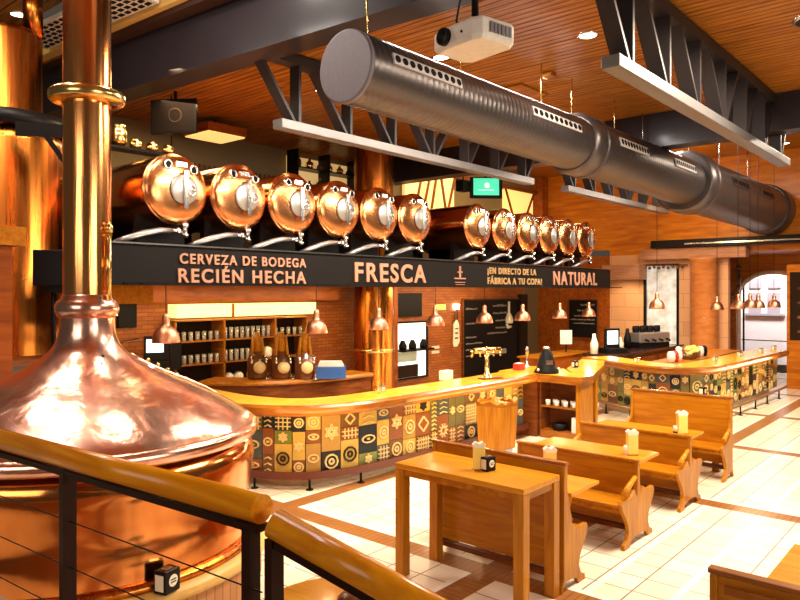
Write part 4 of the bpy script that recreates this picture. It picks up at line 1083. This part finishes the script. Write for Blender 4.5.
mb(plain('tv_white_marks', (.7, .9, .8), .4, 0, (.8, 1, .9), .9)).lathe([(.07, -.035), (.0, -.036)], (.02, 0, .05), 16, 'Y', caps=False).box(-.2, .2, -.037, -.035, -.08, -.06).build('picture_marks', tv2)
mb(M_blackm).tube([(.0, .05, .1), (.0, .05, 6.45-tv2p.z)], .025, 10).build('ceiling_pole', tv2)
o = tag(mb(M_black).box(-.16, .16, -.12, .12, -.14, .14).tube([(0, 0, .13), (0, 0, 6.45-(PD(463, 185, 17.9).z))], .02, 8).build('loudspeaker', bevel=.01), 'black loudspeaker left of the green television', 'loudspeaker'); o.location = PD(463, 186, 17.9)
# light box
lbp = PD(212, 135, 13.0)
lb = thing('ceiling_lightbox', 'square glowing yellow ceiling light box above the leftmost tanks', 'ceiling light', (lbp.x, lbp.y-.1, 5.45))
mb(M_header).box(-.42, .42, -.40, .40, .0, .16).build('box', lb)
mb(plain('light_box_panel', (1, .8, .3), .5, 0, (1, .60, .18), 1.1)).box(-.39, .39, -.37, .37, -.02, 0).build('diffuser', lb)
mb(M_blackm).tube([(0, 0, .16), (0, 0, .30)], .03, 8).build('hanger', lb)
# downlights
def downlight(px, py, z, label, r=.09, power=0):
    d = F*(EYE-z)/(py-HOR); x, y = DL(d, (px-400)/F*d)
    t = thing('ceiling_downlight', label, 'ceiling light', (x, y, z), 0, 'round ceiling downlights')
    mb(M_chrome).lathe([(r+.03, .0), (r+.03, -.012), (r, -.015), (r, 0)], (0, 0, 0), 24, caps=False).build('rim', t)
    mb(M_lampglow).lathe([(r, -.006), (0, -.008)], (0, 0, 0), 24, caps=False).build('diffuser', t)
    if power: spot('downlight_beam', (x, y, z-.05), (x, y, 0), power, 100)
    return t
dls = [(588, 35, 5.75, 'bright ceiling downlight left of the near truss', 60), (519, 86, 5.75, 'bright ceiling downlight glowing behind the middle of the duct', 60), (441, 57, 5.75, 'ceiling downlight glowing above the duct, below the projector', 60),
       (322, 90, 5.75, 'ceiling downlight seen through the second truss', 0), (700, 108, 5.75, 'ceiling downlight seen through the near truss', 50), (785, 143, 6.45, 'upper far ceiling downlight at the right edge', 0),
       (789, 153, 6.40, 'lower far ceiling downlight at the right edge', 0), (18, 14, 6.75, 'ceiling downlight above the left copper vessel', 0), (247, 134, 5.2, 'small pale downlight below the light box', 0)]
for px, py, z, l_, pw in dls[:8]: downlight(px, py, z, l_, .10, pw*1.6)
# skylight hatch shapes on slat ceiling
x, y = PZ(547, 107, 5.75)
hx = thing('access_hatch', 'square wooden hatch in the slatted ceiling above the duct', 'hatch', (9.6, 5.9, 5.74))
mb(M_slat).box(-.4, .4, -.4, .4, -.03, .0).build('hatch_board', hx)
x, y = PZ(549, 73, 5.75)
tag(mb(M_slat).box(x-.08, x+.08, y-.08, y+.08, 5.68, 5.75).build('smoke_detector', bevel=.02), 'small wood-coloured detector box on the slatted ceiling', 'detector')
# spotlight can at the right edge
x, y = PZ(800, 20, 5.75)
sp_ = thing('track_spotlight', 'dark round ceiling loudspeaker cut by the right edge of the picture', 'loudspeaker', (x+.05, y-.15, 5.75))
mb(M_chrome).lathe([(.24, 0), (.24, -.02), (.21, -.03)], (0, 0, 0), 32, caps=False).build('rim', sp_)
mb(M_black).lathe([(.21, -.025), (0, -.02)], (0, 0, 0), 32, caps=False).build('grille', sp_)

# ================================================================ GALLERY BACKGROUND
# lit panels with lattice
yw = 12.05
wp = thing('lattice_window', 'glowing orange windows with dark diamond lattice high on the back wall', 'window panel', (0, 0, 0))
for a, c in ((403, 421), (423, 434), (436, 452), (503, 531)):
    mb(M_warmwin).box(XofY(a, yw), XofY(c, yw), 11.98, 12.08, 4.72, 5.85).build('glass_pane', wp)
b = mb(M_dwood); zt, zb = 5.85, 4.72
for a, c in ((420, 412), (428, 420), (434, 428), (438, 444), (452, 444), (503, 513), (531, 520)):
    b.bar((XofY(a, yw), 11.95, zt), (XofY(c, yw), 11.95, zb), .05, .06)
b.box(XofY(400, yw), XofY(533, yw), 11.9, 12.0, zt, zt+.12).box(XofY(400, yw), XofY(533, yw), 11.9, 12.0, zb-.12, zb); b.build('lattice', wp)
# wooden post at the corner of the gallery
sbox('wall_corner', M_header, 20.9, 21.3, 11.7, 12.1, 3.2, 6.5)
# jar rack
jr = thing('jar_rack', 'open rack with jars and pots on the gallery behind the fourth tank', 'rack', (0, 0, 0))
rx0, rx1 = XofY(292, 11.8), XofY(352, 11.8)
for z in (3.6, 4.35, 4.85, 5.3): mb(M_blackm).box(rx0, rx1, 11.6, 11.95, z, z+.025).build('shelf', jr)
for x in (rx0, (rx0+rx1)/2, rx1): mb(M_blackm).box(x-.02, x+.02, 11.6, 11.95, 3.18, 5.7).build('upright', jr)
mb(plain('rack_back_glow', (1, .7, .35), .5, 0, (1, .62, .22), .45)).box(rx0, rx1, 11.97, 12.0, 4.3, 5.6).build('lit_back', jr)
rnd = random.Random(4); js = [('dark', M_black), ('brass', M_brass), ('brown', M_brown)]
for zi, z in enumerate((4.376, 4.876, 5.326)):
    for i in range(6):
        nm, mt = js[rnd.randrange(3)]; h = rnd.uniform(.16, .28); r = rnd.uniform(.06, .10)
        o = mb(mt).lathe([(r*.7, 0), (r, h*.3), (r*.9, h*.6), (r*.35, h*.8), (r*.35, h), (r*.5, h*1.04)], (0, 0, 0), 14).build('jar')
        o.location = (rx0+.16+(rx1-rx0-.3)*i/5, 11.76, z)
        tag(o, f'{nm} jar on the {["lower", "middle", "top"][zi]} shelf of the gallery rack, number {i+1} from the left', 'jar', 'jars on the gallery rack')
# dark bottles row behind the first tanks
sh = thing('bottle_shelf', 'long dark shelf on the olive wall behind the leftmost tanks', 'shelf', (0, 0, 0))
bx0, bx1 = XofY(190, 11.9), XofY(285, 11.9)
mb(M_blackm).box(bx0, bx1, 11.75, 12.08, 4.72, 4.76).build('board', sh)
b0 = None
for i in range(20):
    x = bx0+.1+(bx1-bx0-.2)*i/19
    if b0 is None:
        b0 = tag(mb(M_brown).lathe([(.05, 0), (.05, .17), (.02, .24), (.02, .32)], (0, 0, 0), 10).build('bottle'), 'brown bottle in the row on the dark shelf behind the leftmost tanks', 'bottle', 'brown bottles on the gallery shelf'); b0.location = (x, 11.9, 4.761)
    else: copy_tree(b0, (x, 11.9, 4.761), b0['label'])
# gold pots behind the chimney
gp = PD(118, 124, 10.6)
o = tag(mb(M_brass).lathe([(.08, 0), (.13, .08), (.13, .22), (.09, .3), (.11, .33)], (0, 0, 0), 20).build('brass_pot'), 'brass pot hanging right beside the chimney flange', 'pot'); o.location = (gp.x, gp.y, 4.78)
gps = thing('pot_shelf', 'thin shelf carrying brass pots right of the chimney', 'shelf', (gp.x+.35, gp.y, 4.74))
mb(M_blackm).box(-.6, .6, -.15, .15, 0, .035).tube([(-.55, 0, .03), (-.55, 0, 1.01)], .012, 6).tube([(.55, 0, .03), (.55, 0, 1.01)], .012, 6).build('board', gps)
for i in range(3):
    o = tag(mb(M_brass).lathe([(.06, 0), (.10, .05), (.09, .12), (.05, .15), (.06, .16)], (0, 0, 0), 16).build('brass_pot'), ['low brass pot, first on the thin shelf right of the chimney', 'low brass pot, middle of the thin shelf', 'low brass pot at the right end of the thin shelf'][i], 'pot')
    o.location = (gp.x+.28+.28*i, gp.y, 4.776)

# ================================================================ LEFT SIDE
lv = thing('copper_vessel', 'tall dark-orange copper vessel behind the kettle at the left edge', 'vessel', (3.5, 9.7, 0))
mb(M_vessel).lathe([(.72, 0), (.70, .02), (.70, 4.45), (.64, 4.6), (.45, 4.68), (.43, 4.7), (.43, 5.85), (.39, 5.92), (.30, 5.95)], (0, 0, 0), 64, caps=False).build('body', lv)
mb(M_vessel).tube([(.3, -.1, 5.9), (.3, -.1, 6.7)], .12, 20).build('outlet_pipe', lv)
mb(M_blackm).lathe([(.70, 4.62), (.73, 4.63), (.73, 4.80), (.44, 4.81)], (0, 0, 0), 48, caps=False).build('steel_band', lv)
a, c = PD(45, 130, 8.3), PD(62, 172, 8.3)
st_ = thing('wall_strut', 'dark steel bracket between the left copper vessel and the chimney', 'bracket', (a.x, a.y, a.z))
mb(M_blackm).bar((-.25, .2, .0), (.35, -.2, .0), .05, .16).bar((0, 0, -.05), (.3, -.14, -.55), .04, .06).build('arm', st_)
q = PD(5, 237, 7.55)
tag(mb(M_wood).box(q.x-.5, q.x+.12, q.y-.25, q.y+.22, q.z-.10, q.z+.10).build('wooden_shelf'), 'thick honey wood shelf block at the left edge', 'shelf')
tag(mb(M_header).box(q.x-.5, q.x+.0, q.y-.2, q.y+.15, .0, q.z-.102).build('shelf_pier'), 'brown wooden pier under the shelf block at the left edge', 'pier')
q = PD(52, 267, 8.2)
mo = thing('monitor', 'black boxy monitor between the left vessel and the chimney', 'monitor', (q.x, q.y, q.z), R(-35))
mb(M_black).box(-.20, .22, -.04, .03, -.22, .20).build('screen_case', mo, bevel=.01); mb(M_black).box(-.12, .2, .03, .12, -.3, .10).build('back_box', mo)
mb(M_blackm).tube([(0, .08, -.28), (0, .08, -(q.z-1.82))], .03, 8).build('stand', mo)
lc = thing('side_counter', 'dark low counter at the left behind the kettle', 'counter', (0, 0, 0))
mb(plain('dark_green_counter', (.06, .045, .02), .35)).box(1.6, 4.3, 8.45, 8.95, 0, 1.76).build('cabinet', lc); mb(M_dwood).box(1.55, 4.35, 8.40, 9.0, 1.76, 1.81).build('counter_top', lc)
# till and things left of shelving
q = PD(155, 346, 11.2)
ti = thing('till', 'black till with a lit screen on the back counter', 'till', (q.x, q.y, q.z-.08), R(-30))
mb(M_black).box(-.20, .22, -.12, .12, -.42, -.16).build('base', ti, bevel=.01)
mb(M_black).box(-.17, .23, -.05, .02, -.16, .24).build('screen_case', ti, bevel=.01)
mb(M_screen).box(-.13, .13, -.055, -.05, -.02, .19).build('screen', ti)
mb(M_black).box(.24, .40, -.1, .05, -.3, .16).build('card_reader', ti)
tag(mb(M_dwood).box(q.x-.25, q.x+.30, q.y-.3, q.y+.20, 0, q.z-.502).build('till_stand'), 'dark wooden cabinet carrying the till', 'cabinet')
tag(mb(M_black).box(XofY(119, 10.8), XofY(137, 10.8), 10.8, 10.895, 2.0, 2.45).build('wall_television', bevel=.005), 'black wall screen just right of the kettle neck', 'television')
q = PD(124, 352, 11.0)
bs = thing('wire_basket', 'dark wire basket right of the kettle neck', 'basket', (q.x, q.y, q.z-.15), R(-20))
mb(M_brown).tube([(-.22, -.12, .28), (.22, -.12, .34), (.22, .12, .34), (-.22, .12, .28), (-.22, -.12, .28)], .015, 6).box(-.2, .2, -.1, .1, 0, .14).build('basket', bs)
tag(mb(M_dwood).box(q.x-.26, q.x+.16, q.y-.2, q.y+.2, 0, q.z-.152).build('basket_stand'), 'dark stand under the wire basket', 'stand')

# ================================================================ FAR END
tag(mb(M_canopy).box(20.95, 21.25, 5.4, 8.4, 3.55, 3.86).build('canopy_beam'), 'pink-brown timber beam over the stone wall window', 'beam')
tag(mb(M_canopy).box(20.7, 21.25, 8.3, 9.5, 2.95, 3.40).build('canopy_beam'), 'shorter pink-brown timber beam beside the end of the sign', 'beam')
tag(mb(M_blackm).box(20.8, 21.25, 2.5, 8.0, 3.88, 4.10).m(M_steel).box(20.78, 20.80, 2.5, 7.0, 3.95, 3.99).build('dark_soffit_rail'), 'long dark soffit rail high across the far end', 'rail')
fr = thing('window_fringe', 'row of dark hanging hooks along the top of the far window', 'hooks', (21.2, 7.8, 3.36))
for i in range(10): mb(M_brown).sphere((0, -.6+.14*i, -.03-.03*(i % 2)), .05, 8).build('hook', fr)
mb(M_brown).box(-.015, .015, -.75, .75, 0, .03).build('rail', fr)
cc = thing('copper_column', 'smooth copper and wood column right of the far window', 'column', (21.0, YofX(704, 21.0), 0))
mb(wood('column_wood', (.56, .20, .05), (.42, .13, .03), (1, 1, 3))).lathe([(.42, 0), (.40, .05), (.38, .1), (.38, 3.5), (.42, 3.54)], (0, 0, 0), 40).build('shaft', cc)
mb(M_chrome).sphere((-.36, -.12, 1.85), .035, 8).build('hook', cc)
# pale panel and garland beside the arch
q0, q1 = YofX(735, 24.4), YofX(718, 24.4)
sbox('wall_pale', plain('pale_wall_panel', (.86, .76, .66), .5, 0), 24.3, 24.48, q0, q1, 0, 3.6)
ga = thing('garland', 'dark dried garland hanging from a post beside the arch', 'garland', (24.0, YofX(727, 24.0), 1.9))
b = mb(M_brown); rnd = random.Random(2)
for i in range(60):
    a_ = PI*(.95+.75*i/60); b.sphere((rnd.uniform(-.06, .06), .35*math.cos(a_)+rnd.uniform(-.06, .06), 1.35+1.0*math.sin(a_)+rnd.uniform(-.08, .08)), rnd.uniform(.05, .09), 6)
b.build('leaves', ga); mb(M_header).box(-.08, .08, -.3, -.05, -1.9, 1.8).build('post', ga)
# right pier with menu board
rp = thing('menu_pier', 'wooden pier with a dark menu panel at the right edge', 'pier', (21.0, 3.5, 0))
mb(M_owall).box(-.15, .15, -.9, .86, 0, 3.3).build('pier', rp); mb(M_dark).box(-.17, -.15, -.7, .78, 1.3, 3.1).build('dark_panel', rp)
b = mb(M_brown)
for i in range(4): b.box(-.185, -.17, .1, .6, 1.5+.38*i, 1.56+.38*i)
b.build('menu_lines', rp)
# window counter with coffee machine
wc = thing('window_counter', 'dark service counter behind the far bar under the window', 'counter', (0, 0, 0))
mb(M_dwood).box(16.5, 21.0, 7.25, 8.0, 0, .98).build('cabinet', wc); mb(plain('dark_counter_top', (.05, .02, .012), .2)).box(16.4, 21.05, 7.1, 8.05, .98, 1.03).build('counter_top', wc)
for i in range(3): mb(M_header).box(17.0+1.2*i, 17.9+1.2*i, 7.22, 7.25, .3, .85).build('drawer', wc)
q = PD(632, 346, 18.0)
t2 = thing('till', 'black till with a pale screen at the left of the far window', 'till', (17.0, 7.55, 1.031), R(-30))
mb(M_black).box(-.25, .35, -.2, .2, 0, .12).build('base', t2, bevel=.01); mb(M_black).box(-.22, .22, -.06, .0, .12, .62).build('screen_case', t2, bevel=.01); mb(M_screen).box(-.16, .16, -.066, -.06, .22, .56).build('screen', t2)
cf = thing('coffee_machine', 'white and steel coffee machine on the window counter', 'coffee machine', (19.4, 7.55, 1.031), R(-20))
mb(M_manway).box(-.6, .6, -.28, .28, .14, .42).build('body', cf, bevel=.03); mb(M_black).box(-.6, .6, -.25, .25, 0, .16).build('base', cf)
for i in range(4): mb(M_black).tube([(-.42+.28*i, -.3, .24), (-.42+.28*i, -.42, .20)], .03, 8).build('group_handle', cf)
b = mb(M_black)
for i in range(8): b.lathe([(.06, 0), (.07, .1), (.06, .18)], (-.5+.14*i, .05*(i % 2), .42), 8)
b.build('cup_tray', cf)
for i, (x, h, mt, l_) in enumerate(((16.45, .5, M_cream, 'pale bottle left of the far till'), (18.0, .34, M_cream, 'cream box between the far till and the coffee machine'), (18.5, .55, M_black, 'black grinder left of the coffee machine'), (20.4, .3, M_chrome, 'steel jug right of the coffee machine'))):
    o = mb(mt).lathe([(.09, 0), (.10, h*.5), (.05, h*.8), (.04, h)], (0, 0, 0), 12).build(['bottle', 'canister', 'coffee_grinder', 'jug'][i]); o.location = (x, 7.75, 1.031); tag(o, l_, ['bottle', 'canister', 'grinder', 'jug'][i])
# till screen monitor at small chalkboard
q = PD(604, 331, 19.0)
mn = thing('monitor', 'white backed monitor on a stand near the end of the back wall', 'monitor', (q.x, q.y, q.z), R(-50))
mb(M_cream).box(-.15, .15, -.03, .03, -.18, .18).build('screen_case', mn); mb(M_blackm).tube([(0, 0, -.17), (0, 0, -q.z+1.02)], .02, 8).build('stand', mn)
sc_ = thing('service_cabinet', 'long brown wooden cabinet behind the flap, below the small chalkboard', 'cabinet', (0, 0, 0))
mb(M_header).box(14.8, 17.2, 8.3, 8.9, 0, .98).build('cabinet', sc_); mb(M_woodx).box(14.75, 17.25, 8.25, 8.95, .98, 1.02).build('counter_top', sc_)
mn.location = (16.6, 8.6, 1.4)
for c in list(mn.children):
    if c.name.startswith('stand'):
        for v in c.data.vertices:
            if v.co.z < -.2: v.co.z = -.378
# flower arrangement and dishes inside the far bar
ic = thing('inner_shelf', 'wooden inner shelf of the far bar', 'shelf', (0, 0, 0))
mb(M_header).box(15.0, 19.6, 5.2, 5.8, 0, 1.02).build('cabinet', ic); mb(M_woodx).box(14.95, 19.65, 5.15, 5.85, 1.02, 1.06).build('top', ic)
fd = thing('basket_arrangement', 'wicker basket piled with pale pastries on the far bar inner shelf', 'basket', (16.3, 5.45, 1.061))
mb(M_brown).lathe([(.20, 0), (.30, .12), (.28, .12), (.18, .02), (0, .02)], (0, 0, 0), 20, caps=False).build('basket', fd)
rnd = random.Random(9)
for i in range(14): mb(M_yellow if i % 3 else M_cream).sphere((rnd.uniform(-.2, .2), rnd.uniform(-.2, .2), .12+rnd.uniform(0, .16)), .075, 8, .7).build('pastry', fd)
for i in range(6):
    o = mb([M_white, M_red, M_cream, M_brown, M_white, M_black][i]).lathe([(.07, 0), (.09, .1), (.08, .2), (.05, .24)], (0, 0, 0), 12).build('canister'); o.location = (15.2+.22*i if i < 3 else 16.1+.25*i, 5.4, 1.061)
    tag(o, ['white tin, leftmost on the inner shelf of the far bar', 'red tin on the inner shelf of the far bar', 'cream tin left of the pastry basket', 'brown tin right of the pastry basket', 'white tin right of the pastry basket', 'black tin at the right on the inner shelf'][i], 'tin')

# ================================================================ REST ORIGINS AT THE THINGS' BASES
def meshes(o):
    r = [o] if o.type == 'MESH' else []
    for c in o.children: r += meshes(c)
    return r
bpy.context.view_layer.update()
for o in list(col.objects):
    if o.parent or o.get('kind') == 'structure' or o.type in ('LIGHT', 'CAMERA'): continue
    if o.location.length > 1e-6: continue
    ms = meshes(o); P = [v.co for m_ in ms for v in m_.data.vertices]
    if not P: continue
    c = Vector(((min(p.x for p in P)+max(p.x for p in P))/2, (min(p.y for p in P)+max(p.y for p in P))/2, min(p.z for p in P)))
    done = set()
    for m_ in ms:
        if m_.data.name in done: continue
        done.add(m_.data.name); m_.data.transform(Matrix.Translation(-c))
    o.location = c
